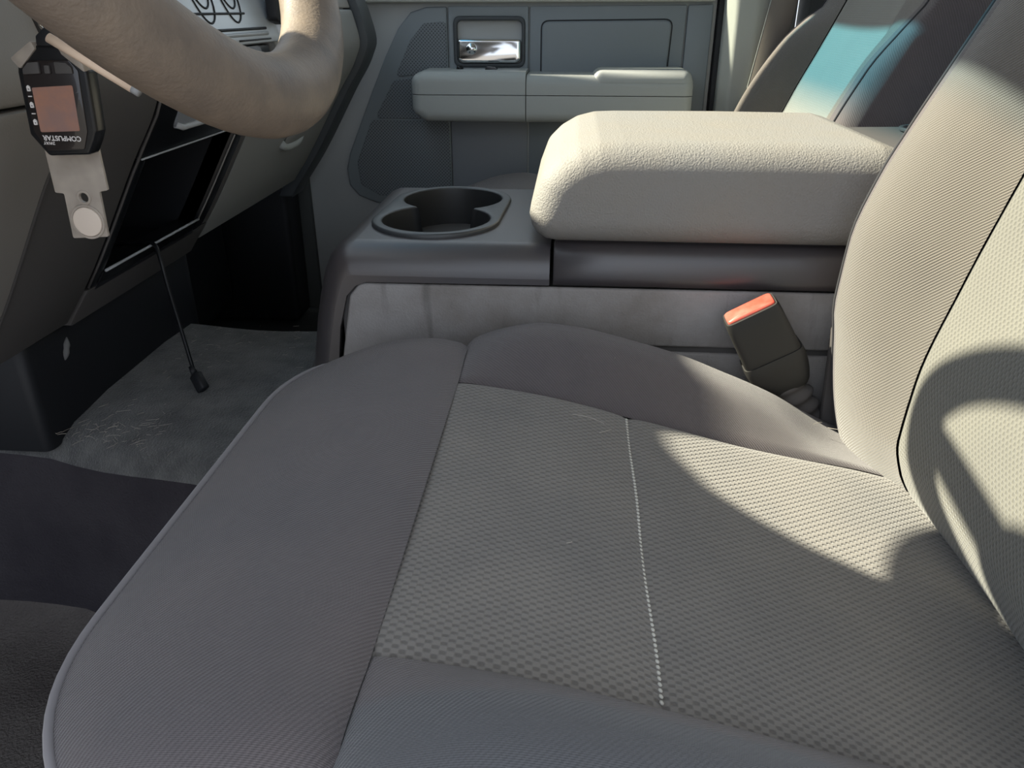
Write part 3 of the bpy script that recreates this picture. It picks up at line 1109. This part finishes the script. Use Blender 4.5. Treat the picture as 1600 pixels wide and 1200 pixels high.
rows = []
R = 0.030
cols = []
for k in range(9):            # near rounding, from the side up to the top
    a = math.pi / 2 * k / 8
    cols.append((Y0 + R * (1 - math.sin(a)) if False else Y0 + R - R * math.cos(a), -(R - R * math.sin(a))))
RF = 0.018
cols_far = [(Y1 - RF + RF * math.cos(math.pi / 2 * k / 8), -(RF - RF * math.sin(math.pi / 2 * k / 8))) for k in range(9)]
mid = [(y, 0.0) for y in lin(Y0 + R, Y1 - RF, 9)[1:-1]]
far = cols_far[::-1]
allc = cols + mid + far
# end normals of the profile let the rounding pull the profile inwards (a pillow edge)
pn = []
for i in range(len(prof)):
    a = Vector(prof[max(i - 1, 0)])
    b_ = Vector(prof[min(i + 1, len(prof) - 1)])
    t = (b_ - a).normalized()
    pn.append(Vector((-t.y, t.x)))
for (px, pz), n in zip(prof, pn):
    rows.append([(px + n.x * d, y, pz + n.y * d) for y, d in allc])
loft('front_cover', rows, 'console', con, off=CO)
# near and far side cheeks of the cover, running back along the top and down the front
chk = [(-0.296 + R * 0.9, 0.235), (-0.242, 0.315), (-0.236, 0.36), (-0.226, 0.395), (-0.216, 0.406), (-0.205, 0.4105), (-0.018, 0.4115), (-0.018, 0.4175), (-0.219, 0.4175), (-0.2235, 0.4165), (-0.2285, 0.4115), (-0.234, 0.399), (-0.2405, 0.377), (-0.2475, 0.345), (-0.255, 0.307), (-0.266, 0.262)]
for a, b_ in ((Y0, Y0 + 0.008), (Y1 - 0.008, Y1)):
    plate('cover_cheek', chk, 'y', a, b_, 'console', con, 0.0, 1, CO)
# rounded shoulder along the tray
for s in (0, 1):
    rows = []
    for x in lin(-0.219, -0.018, 12):
        rows.append([(x, y, TOPZ + d) for y, d in (cols if s == 0 else cols_far)])
    loft('tray_shoulder', rows, 'console', con, off=CO)
# tray top with the cup opening
outer = [(-0.219, Y0 + R), (-0.018, Y0 + R), (-0.018, Y1 - RF), (-0.219, Y1 - RF)]
plate('cup_tray', [outer, stadium(0.068, 0.068)], 'z', TOPZ - 0.006, TOPZ, 'console', con, 0.0, 1, CO)
# raised liner with the two joined cups
lin_o, lin_i = stadium(0.0715, 0.0715), two_circle(CR, CR)
cuph = plate('cup_liner', [lin_o, lin_i], 'z', TOPZ - 0.004, TOPZ + 0.0045, 'cup', con, 0.0025, 3, CO)
n_i = len(lin_i)
wall = []
for z, r in ((TOPZ + 0.003, 0.060), (TOPZ - 0.004, 0.0592), (TOPZ - 0.03, 0.0578), (TOPZ - 0.060, 0.0562)):
    wall.append([(x, y, z) for x, y in two_circle(r, r)])
loft('cup_wall', wall, 'cup_in', con, closed=True, off=CO)
plate('cup_floor', two_circle(0.0562, 0.0562), 'z', TOPZ - 0.066, TOPZ - 0.060, 'cup_in', con, 0.0, 1, CO)
for c in (c1, c2):
    plate('cup_mat', circ(c[0], c[1], 0.041), 'z', TOPZ - 0.0599, TOPZ - 0.0575, 'cup_floor', con, 0.001, 2, CO)
    plate('cup_ridge', [circ(c[0], c[1], 0.047), circ(c[0], c[1], 0.042)], 'z', TOPZ - 0.060, TOPZ - 0.055, 'cup', con, 0.001, 2, CO)
# rear rail under the lid
rows = []
for x in [-0.0145] + lin(-0.013, 0.56, 10):
    e = 0.003 if x < -0.014 else 0
    rows.append([(x, y, z) for y, z in ((Y0 + 0.004, 0.411), (Y0 + 0.0005 + e, 0.4125 + e), (Y0 + e, 0.420), (Y0 + 0.001 + e, 0.432 - e), (Y0 + 0.005 + e, 0.442 - e), (Y0 + 0.012 + e, 0.449 - e), (Y0 + 0.022, 0.452 - e))])
loft('rear_rail', rows, 'console', con, off=CO)
rows = [[(x, Y0 + Y1 - y, z) for x, y, z in r] for r in (np.array([[tuple(v) for v in rr] for rr in rows]))]
loft('rear_rail', rows, 'console', con, off=CO)
box('rail_deck', (-0.014, Y0 + 0.02, 0.40), (0.56, Y1 - 0.02, 0.4525), 'dash_dark', con, 0.002, 1, CO)
# side panels
side = rpoly([(-0.252, 0.25), (-0.2235, 0.3945), (-0.212, 0.4085), (0.55, 0.4095), (0.55, 0.3485), (0.06, 0.3475), (0.00, 0.335), (-0.05, 0.25)], [0, 0.012, 0.012, 0, 0, 0.03, 0.03, 0])
plate('side_panel', side, 'y', Y0 + 0.0015, Y0 + 0.008, 'side', con, 0.003, 3, CO)
plate('side_panel', side, 'y', Y1 - 0.008, Y1 - 0.0015, 'side', con, 0.003, 3, CO)
plate('lower_side_panel', [(0.0, 0.25), (0.55, 0.25), (0.55, 0.342), (0.06, 0.341)], 'y', Y0 + 0.003, Y0 + 0.012, 'side', con, 0.003, 2, CO)
# padded lid
lido = puff('armrest_lid', [(-0.0125, 0.480), (-0.0045, 0.502), (0.004, 0.5105), (0.016, 0.5175), (0.030, 0.5210), (0.05, 0.5218), (0.17, 0.5222), (0.281, 0.5212), (0.291, 0.5185), (0.296, 0.513), (0.297, 0.480)], 0.0270, 'y', Y0 - 0.005, Y1 - 0.012, 'lid', con, CO, zmin=0.4545)
plate('lid_hinge_cover', rpoly([(0.322, 0.452), (0.322, 0.515), (0.335, 0.528), (0.54, 0.531), (0.56, 0.50), (0.56, 0.452)], 0.008), 'y', Y0 + 0.02, Y1, 'dash_dark', con, 0.008, 3, CO)
plate('rear_cup_rim', [circ(0.425, 0.985, 0.036), circ(0.425, 0.985, 0.031)], 'z', 0.530, 0.534, 'cup', con, 0.001, 2, CO)
plate('rear_cup_floor', circ(0.425, 0.985, 0.0312), 'z', 0.5305, 0.5318, 'cup_floor', con, 0, 1, CO)
plate('lid_latch', rpoly([(-0.0405, 0.468), (-0.0365, 0.490), (-0.030, 0.490), (-0.034, 0.466)], 0.002), 'y', 0.80, 0.955, 'lid', lido, 0.002, 2, CO)

# ================================================================== SEAT BELT BUCKLE
bk = thing('seat_belt_buckle', 'black seat belt buckle with a red release button beside the driver seat', 'buckle', (0.262, 0.708, 0.27))
BO = Vector(bk.location)
ax = Vector((-0.50, -0.13, 0.85)).normalized()     # along the stalk, upwards
wd = Vector((0.895, 0.0, 0.44)).normalized()
wd = (wd - ax * wd.dot(ax)).normalized()
th = ax.cross(wd).normalized()
if th.y > 0:
    th = -th
BT = Vector((0.172, 0.698, 0.4060))                  # centre of the button face


def buckle_solid(name, t0, t1, w0, w1, h0, h1, material, bev, parent, z=0.0, taper_n=1, rx=0.35):
    rows = []
    for i in range(9):
        t = i / 8
        d = t0 + (t1 - t0) * t
        w = w0 + (w1 - w0) * t**taper_n
        h = h0 + (h1 - h0) * t**taper_n
        if bev and (i == 0 or i == 8):
            w -= bev
            h -= bev
        rr = []
        for k in range(24):
            a = 2 * math.pi * k / 24
            cx = math.copysign(abs(math.cos(a))**rx, math.cos(a))
            cz = math.copysign(abs(math.sin(a))**rx, math.sin(a))
            rr.append(BT - BO - ax * d + wd * cx * w + th * cz * h)
        rows.append(rr)
    # close both ends
    c0 = sum(rows[0], Vector()) / 24
    c1_ = sum(rows[-1], Vector()) / 24
    rows = [[c0] * 24] + rows + [[c1_] * 24]
    o = loft(name, rows, material, parent, closed=True)
    sharp_by_angle(o.data, 50)
    return o


buckle_solid('buckle_body', 0.001, 0.062, 0.0265, 0.0285, 0.0145, 0.0150, 'buckle', 0.0015, bk, rx=0.28)
buckle_solid('release_button', -0.0015, 0.01, 0.0232, 0.0240, 0.0104, 0.0104, 'red', 0.0012, bk, rx=0.22)
buckle_solid('buckle_collar', 0.056, 0.099, 0.0305, 0.022, 0.0168, 0.0135, 'buckle', 0.001, bk, taper_n=2.2, rx=0.34)
rows = []
for i in range(41):
    t = i / 40
    d = 0.094 + 0.11 * t
    w = 0.0205 + 0.0026 * math.sin(t * 40) * (1 if t < 0.62 else 0.2) - 0.003 * t
    rr = []
    for k in range(20):
        a = 2 * math.pi * k / 20
        rr.append(BT - BO - ax * d + wd * math.cos(a) * w + th * math.sin(a) * (w * 0.6) + wd * 0.010 * t * t)
    rows.append(rr)
loft('ribbed_boot', rows, 'boot', bk, closed=True)

# ================================================================== PASSENGER DOOR
door = thing('passenger_door', 'closed passenger door with slate panels, speaker grille and chrome pull handle', 'car door', (-0.1, 1.62, 0.05))
PO = door.location
YD = 1.605
plate('door_skin', rpoly([(-0.66, 0.04), (0.262, 0.04), (0.262, 0.74), (-0.50, 0.74), (-0.56, 0.60)], 0.02), 'y', YD + 0.008, YD + 0.05, 'door_light', door, 0.006, 2, PO)
plate('window_sill', rpoly([(-0.46, 0.671), (0.255, 0.673), (0.255, 0.75), (-0.44, 0.75)], 0.006), 'y', YD - 0.012, YD + 0.05, 'pillar', door, 0.010, 4, PO)
# speaker panel outline
spk = [(-0.245, 0.665), (-0.285, 0.664), (-0.315, 0.655), (-0.340, 0.628), (-0.370, 0.576), (-0.402, 0.510), (-0.433, 0.444), (-0.456, 0.395), (-0.466, 0.362), (-0.463, 0.328), (-0.445, 0.306), (-0.41, 0.292), (-0.36, 0.285), (-0.245, 0.283)]
plate('speaker_panel', spk, 'y', YD, YD + 0.012, 'door', door, 0.004, 3, PO, angle=50)
g1 = rpoly([(-0.2475, 0.640), (-0.290, 0.636), (-0.318, 0.606), (-0.352, 0.540), (-0.30, 0.545), (-0.2475, 0.558)], 0.008)
g2 = rpoly([(-0.2475, 0.460), (-0.405, 0.460), (-0.442, 0.375), (-0.438, 0.330), (-0.40, 0.308), (-0.2475, 0.303)], 0.012)
g3 = rpoly([(-0.312, 0.54), (-0.355, 0.534), (-0.398, 0.462), (-0.30, 0.462)], 0.008)
for g in (g1, g2, g3):
    plate('speaker_grille', g, 'y', YD - 0.0015, YD + 0.004, 'grille', door, 0.001, 1, PO)
# handle panel with opening
hp = [(-0.2425, 0.6655), (-0.0895, 0.6655), (-0.0895, 0.48), (-0.2425, 0.48)]
hole = rpoly([(-0.226, 0.641), (-0.102, 0.641), (-0.102, 0.566), (-0.226, 0.566)], 0.010)
hole_o = rpoly([(-0.233, 0.648), (-0.096, 0.648), (-0.096, 0.559), (-0.233, 0.559)], 0.014)
plate('handle_panel', [hp, hole_o], 'y', YD, YD + 0.012, 'door', door, 0.002, 2, PO)
plate('handle_bezel', [hole_o, hole], 'y', YD - 0.003, YD + 0.03, 'dash_end', door, 0.002, 2, PO)
plate('handle_recess', hole, 'y', YD + 0.028, YD + 0.034, 'dash_end', door, 0, 1, PO)
lev = plate('pull_handle', rpoly([(-0.2245, 0.609), (-0.1035, 0.609), (-0.1035, 0.573), (-0.113, 0.567), (-0.215, 0.567), (-0.2245, 0.573)], 0.006), 'y', YD - 0.010, YD + 0.010, 'chrome', door, 0.008, 5, PO)
o = tube('lock_cylinder', [(-0.198, YD - 0.0135, 0.592), (-0.198, YD - 0.008, 0.592)], [0.0095, 0.011], 'chrome', lev, 20, PO)
# upper rear panel with raised pad
plate('rear_panel', [(-0.0865, 0.6655), (0.205, 0.6675), (0.2015, 0.48), (-0.0865, 0.48)], 'y', YD, YD + 0.012, 'door', door, 0.002, 2, PO)
plate('pad_groove', rpoly([(-0.066, 0.642), (0.182, 0.645), (0.177, 0.52), (-0.066, 0.52)], 0.016), 'y', YD - 0.0006, YD + 0.004, 'seal', door, 0.0005, 1, PO)
plate('door_pad', rpoly([(-0.0635, 0.6395), (0.1795, 0.6425), (0.1745, 0.52), (-0.0635, 0.52)], 0.014), 'y', YD - 0.005, YD + 0.005, 'door', door, 0.004, 4, PO)
plate('end_strip', [(0.2075, 0.6675), (0.2535, 0.669), (0.2525, 0.28), (0.204, 0.28)], 'y', YD, YD + 0.012, 'door', door, 0.003, 2, PO)
plate('lower_panel', [(-0.2435, 0.478), (-0.0895, 0.478), (-0.0895, 0.22), (-0.2435, 0.22)], 'y', YD + 0.001, YD + 0.012, 'door_low', door, 0.002, 2, PO)
plate('lower_rear_panel', [(-0.0865, 0.478), (0.2015, 0.478), (0.2015, 0.22), (-0.0865, 0.22)], 'y', YD + 0.006, YD + 0.014, 'door', door, 0.002, 2, PO)
# armrest: lower shell and upper pad, in a front and a rear length
AY = 1.505
RA = 0.019
puff('armrest_shell', [(-0.284, 0.535), (-0.284, 0.494), (-0.272, 0.487), (-0.06, 0.487), (-0.06, 0.535)], RA, 'y', AY, YD + 0.004, 'door_arm', door, PO, zmax=0.5165, umax=-0.0885, both=False)
puff('armrest_shell', [(-0.11, 0.535), (-0.11, 0.487), (0.196, 0.490), (0.199, 0.494), (0.199, 0.535)], RA, 'y', AY, YD + 0.004, 'door_arm', door, PO, zmax=0.5165, umin=-0.0870, both=False)
puff('armrest_pad', [(-0.284, 0.500), (-0.284, 0.536), (-0.278, 0.5385), (-0.06, 0.5385), (-0.06, 0.50)], RA, 'y', AY, YD + 0.004, 'door_arm', door, PO, zmin=0.5178, umax=-0.0885, both=False)
puff('armrest_pad', [(-0.11, 0.500), (-0.11, 0.533), (0.199, 0.533), (0.199, 0.50)], RA, 'y', AY, YD + 0.004, 'door_arm', door, PO, zmin=0.5178, umin=-0.0870, both=False)
puff('elbow_pad', [(0.052, 0.53), (0.052, 0.5425), (0.197, 0.5435), (0.199, 0.53)], 0.0185, 'y', AY + 0.0005, YD + 0.004, 'door_arm', door, PO, zmin=0.54, both=False)
o = tube('lock_knob', [(-0.2185, 1.575, 0.556), (-0.2185, 1.575, 0.5635)], [0.0075, 0.006], 'blackgloss', door, 16, PO)
plate('window_switch', rpoly([(-0.170, 0.556), (-0.166, 0.5625), (-0.150, 0.561), (-0.144, 0.556)], 0.002), 'y', 1.560, 1.585, 'blackgloss', door, 0.001, 2, PO)
# window frame and glass
plate('window_frame', [[(-0.95, 0.74), (0.262, 0.74), (0.262, 1.20), (-0.33, 1.20), (-0.95, 0.925)], [(-0.93, 0.755), (0.235, 0.755), (0.235, 1.182), (-0.335, 1.182), (-0.93, 0.912)]], 'y', YD + 0.0, YD + 0.04, 'door_light', door, 0.004, 1, PO)
plate('window_glass', [(-0.93, 0.75), (0.24, 0.75), (0.24, 1.185), (-0.335, 1.185), (-0.93, 0.915)], 'y', YD + 0.018, YD + 0.022, 'glass', door, 0, 1, PO)

# pillar behind the door, with its seal
struct(plate('trim_5', rpoly([(0.272, 1.66), (0.272, 1.580), (0.290, 1.562), (0.325, 1.562), (0.405, 1.60), (0.405, 1.66)], [0, 0.012, 0.014, 0.02, 0.01, 0], 8), 'z', 0.02, 1.20, 'pillar', None, 0.0))
struct(plate('trim_6', [(0.2635, 1.60), (0.2705, 1.60), (0.2705, 1.66), (0.2635, 1.66)], 'z', 0.02, 1.20, 'seal'))
# passenger seat belt webbing
bl = []
for t in lin(0, 1, 14):
    x = 0.292 + 0.125 * t
    z = 0.34 + 0.80 * t
    bl.append([(x + dx, 1.551 + 0.006 * t + dy - dx * 0.15, z) for dx, dy in ((0, 0), (0.001, -0.0012), (0.022, -0.0015), (0.044, -0.0012), (0.045, 0), (0.044, 0.0012), (0.022, 0.0015), (0.001, 0.0012))])
beltt = thing('seat_belt', 'tan seat belt webbing hanging beside the passenger door pillar', 'seat belt', (0.30, 1.53, 0.34))
loft('webbing', bl, 'belt', beltt, closed=True, off=beltt.location)
tube('anchor_loop', [(0.405, 1.560, 1.14), (0.44, 1.560, 1.155), (0.475, 1.560, 1.14)], 0.008, 'black', beltt, 10, beltt.location)
edgepts = [(0.292 + 0.125 * t, 1.5505 + 0.006 * t, 0.34 + 0.80 * t) for t in lin(0, 1, 10)]
tube('webbing_edge', edgepts, 0.0009, 'pillar', beltt, 6, beltt.location)

# ================================================================== REMOTE, SLEEVE, PAPER TUBE, CABLE
fob = thing('remote_fob', 'black two-way remote with a warm reflection painted on its screen hanging upside down by the steering wheel', 'remote', (-0.315, 0.48, 0.578))
FO = fob.location
FY = 0.480
plate('fob_case', rpoly([(-0.319, 0.641), (-0.304, 0.641), (-0.2925, 0.632), (-0.2905, 0.626), (-0.293, 0.592), (-0.296, 0.586), (-0.301, 0.578), (-0.328, 0.577), (-0.337, 0.590), (-0.3345, 0.626), (-0.3325, 0.633)], 0.003, 3), 'y', FY - 0.006, FY + 0.006, 'fob', fob, 0.002, 3, FO)
plate('fob_cap', rpoly([(-0.319, 0.640), (-0.318, 0.646), (-0.311, 0.651), (-0.306, 0.647), (-0.303, 0.640)], 0.002, 3), 'y', FY - 0.005, FY + 0.006, 'black', fob, 0.0015, 2, FO)
plate('fob_face', rpoly([(-0.328, 0.6325), (-0.300, 0.633), (-0.2955, 0.627), (-0.2985, 0.592), (-0.303, 0.5815), (-0.327, 0.5805), (-0.333, 0.592), (-0.3305, 0.627)], 0.002, 3), 'y', FY - 0.0068, FY - 0.004, 'fob_face', fob, 0.0004, 2, FO)
plate('screen', rpoly([(-0.3270, 0.6175), (-0.3010, 0.6190), (-0.3030, 0.5925), (-0.3285, 0.5915)], 0.001, 3), 'y', FY - 0.0072, FY - 0.006, 'screen', fob, 0.0002, 1, FO)
for b_ in ([(-0.329, 0.628), (-0.325, 0.6315), (-0.3185, 0.632), (-0.3190, 0.6255), (-0.3295, 0.625)], [(-0.3085, 0.632), (-0.3015, 0.6315), (-0.2985, 0.629), (-0.2985, 0.6255), (-0.309, 0.6255)], [(-0.3152, 0.630), (-0.3122, 0.630), (-0.3125, 0.6255), (-0.3158, 0.6255)]):
    plate('fob_button', rpoly(b_, 0.0006, 3), 'y', FY - 0.0082, FY - 0.006, 'dash_dark', fob, 0.0004, 2, FO)


def letters(name, s, size, centre, material, parent, off, flip=True, bold=0.0):
    cu = bpy.data.curves.new(name, 'FONT')
    cu.body = s
    cu.size = size
    cu.align_x = 'CENTER'
    cu.align_y = 'CENTER'
    cu.extrude = 0.00008
    cu.offset = bold
    tmp = bpy.data.objects.new(name, cu)
    COL.objects.link(tmp)
    dg = bpy.context.evaluated_depsgraph_get()
    me = bpy.data.meshes.new_from_object(tmp.evaluated_get(dg))
    bpy.data.objects.remove(tmp)
    rot = Matrix.Rotation(math.pi / 2, 4, 'X')
    if flip:
        rot = Matrix.Rotation(math.pi + 0.02, 4, 'Y') @ rot
    me.transform(Matrix.Translation(Vector(centre) - Vector(off)) @ rot)
    return link(name, me, material, parent, False)


letters('lettering', 'COMPUSTAR', 0.0042, (-0.3155, FY - 0.0072, 0.5882), 'print', fob, FO, bold=0.00008)
letters('lettering', '2WAY', 0.0026, (-0.3245, FY - 0.0072, 0.5852), 'print', fob, FO, bold=0.00005)
for i, z in enumerate((0.617, 0.6125, 0.6075, 0.6025, 0.5975)):
    x = -0.3290 - 0.0003 * i
    if i % 2 == 0:
        o = plate('screen_icon', [rpoly([(x - 0.0011, z - 0.0016), (x + 0.0011, z - 0.0016), (x + 0.0011, z + 0.0010), (x, z + 0.0020), (x - 0.0011, z + 0.0010)], 0.0004, 2), circ(x, z - 0.0004, 0.0005, 8)], 'y', FY - 0.0074, FY - 0.0066, 'print', fob, 0, 1, FO)
    else:
        plate('screen_icon', [(x - 0.0011, z - 0.0003), (x + 0.0011, z - 0.0003), (x + 0.0011, z + 0.0003), (x - 0.0011, z + 0.0003)], 'y', FY - 0.0074, FY - 0.0066, 'print', fob, 0, 1, FO)
tube('key_ring', [(-0.311 + 0.006 * math.cos(a), FY + 0.001 * math.sin(a), 0.654 + 0.006 * math.sin(a)) for a in lin(0, 2 * math.pi, 20)], 0.0008, 'chrome', fob, 6, FO, cap=False)

slv = thing('plastic_sleeve', 'cloudy clear plastic sleeve with a round magnet, hanging behind the remote', 'sleeve', (-0.32, 0.488, 0.522))
SO = slv.location
sl = rpoly([(-0.336, 0.638), (-0.320, 0.644), (-0.304, 0.642), (-0.292, 0.632), (-0.302, 0.579), (-0.302, 0.5535), (-0.308, 0.5525), (-0.309, 0.5225), (-0.334, 0.5210), (-0.3325, 0.5510), (-0.3385, 0.5515), (-0.338, 0.585)], 0.0012, 3)
plate('sleeve_sheet', [sl, circ(-0.3195, 0.5485, 0.0032, 16)], 'y', FY + 0.0062, FY + 0.0082, 'sleeve', slv, 0.0004, 1, SO)
plate('hole_rim', [circ(-0.3195, 0.5485, 0.0050, 20), circ(-0.3195, 0.5485, 0.0032, 20)], 'y', FY + 0.0055, FY + 0.0085, 'sleeve', slv, 0.0004, 2, SO)
plate('magnet_disc', circ(-0.3205, 0.5325, 0.0098, 36), 'y', FY + 0.0045, FY + 0.0080, 'magnet', slv, 0.0008, 3, SO)
plate('magnet_rim', [circ(-0.3205, 0.5325, 0.0116, 36), circ(-0.3205, 0.5325, 0.0100, 36)], 'y', FY + 0.0050, FY + 0.0084, 'sleeve', slv, 0.0004, 2, SO)
# clear corners folded over the top of the remote
for s, pts in ((0, [(-0.3355, 0.634), (-0.320, 0.6435), (-0.3185, 0.639), (-0.331, 0.628)]), (1, [(-0.305, 0.6415), (-0.2915, 0.6320), (-0.2905, 0.6255), (-0.303, 0.636)])):
    plate('sleeve_corner', rpoly(pts, 0.001, 3), 'y', FY - 0.0075, FY + 0.008, 'sleeve', slv, 0.001, 2, SO)

pt = thing('paper_tube', 'thin cream paper tube with a grey tip, tucked behind the steering wheel rim', 'paper tube', (-0.275, 0.462, 0.632))
TO = pt.location
a0, a1, a2 = Vector((-0.3015, 0.462, 0.6455)), Vector((-0.2575, 0.462, 0.6185)), Vector((-0.2535, 0.462, 0.6160))
tube('tube_wrap', [a0, a0.lerp(a1, 0.5), a1], 0.0028, 'paper', pt, 16, TO)
tube('tube_tip', [a1, a2], 0.0027, 'tip', pt, 16, TO)

cab = thing('charging_cable', 'thin black cable with a small plug dangling from the dashboard cubby', 'cable', (-0.44, 0.785, 0.26))
KO = cab.location
path = bez([(-0.56, 0.86, 0.406), (-0.505, 0.85, 0.413), (-0.482, 0.842, 0.414), (-0.474, 0.835, 0.400), (-0.466, 0.825, 0.370), (-0.450, 0.806, 0.325), (-0.437, 0.790, 0.290), (-0.4305, 0.782, 0.276)], 8)
tube('cord', path, 0.0024, 'blackgloss', cab, 8, KO)
d = (Vector((-0.4165, 0.772, 0.2560)) - Vector((-0.4305, 0.782, 0.276))).normalized()
p0 = Vector((-0.4310, 0.7825, 0.277))
tube('strain_relief', [p0 - d * 0.010, p0], [0.0028, 0.0042], 'black', cab, 10, KO)
rows = []
sd = d.cross(Vector((0, 1, 0.4))).normalized()
sd2 = d.cross(sd).normalized()
for t, k in ((0, 0.7), (0.002, 1), (0.020, 1), (0.022, 0.92)):
    rows.append([p0 + d * t - KO + sd * math.copysign(abs(math.cos(a))**0.4, math.cos(a)) * 0.0075 * k + sd2 * math.copysign(abs(math.sin(a))**0.4, math.sin(a)) * 0.0050 * k for a in [2 * math.pi * q / 16 for q in range(16)]])
c0_, c1_ = sum(rows[0], Vector()) / 16, sum(rows[-1], Vector()) / 16
loft('plug', [[c0_] * 16] + rows + [[c1_] * 16], 'black', cab, closed=True)

# lint and pet hair on the carpet hump
bm = bmesh.new()


def fibre(p, ang, L, r, lift):
    n = 5
    prev = None
    cur = random.uniform(-1.2, 1.2)
    q = Vector(p)
    for i in range(n + 1):
        ring = [bm.verts.new(q + Vector((0, math.cos(k * 2.094) * r, math.sin(k * 2.094) * r))) for k in range(3)]
        if prev:
            for k in range(3):
                bm.faces.new((prev[k], prev[(k + 1) % 3], ring[(k + 1) % 3], ring[k]))
        prev = ring
        a = ang + cur * i / n
        q = q + Vector((math.cos(a), math.sin(a), lift * math.cos(math.pi * i / n))) * (L / n)


for i in range(150):
    t = random.random()
    x = -0.53 + 0.20 * t + random.gauss(0, 0.02)
    y = 0.672 - 0.020 * t + abs(random.gauss(0, 0.025))
    fibre((x, y, 0.2535 if y > 0.675 else 0.250), random.uniform(0, 6.28), random.uniform(0.004, 0.016), 0.00022, 0.12)
for i in range(90):
    fibre((random.uniform(-0.52, -0.30), random.uniform(0.68, 1.0), 0.2545), random.uniform(0, 6.28), random.uniform(0.003, 0.011), 0.0002, 0.1)
me = bpy.data.meshes.new('carpet_lint')
bm.to_mesh(me)
bm.free()
lint = link('carpet_lint', me, 'lint')
tag(lint, 'scattered pale lint and pet hair on the grey carpet hump', 'lint', 'stuff')

# a few pale hairs caught on the driver seat cloth
bm = bmesh.new()
for (x, y, z, a, L) in ((0.008, 0.565, 0.3575, -0.35, 0.030), (0.030, 0.548, 0.3505, 0.4, 0.012), (0.045, 0.640, 0.376, 1.3, 0.018), (0.235, 0.652, 0.3095, 0.5, 0.010), (0.252, 0.660, 0.302, -0.6, 0.012), (0.005, 0.40, 0.352, 0.2, 0.004)):
    fibre((x, y, z), a, L, 0.0003, 0.08)
me = bpy.data.meshes.new('seat_hair')
bm.to_mesh(me)
bm.free()
hair = link('seat_hair', me, 'lint')
tag(hair, 'few pale stray hairs lying on the driver seat cushion cloth', 'hair', 'stuff')
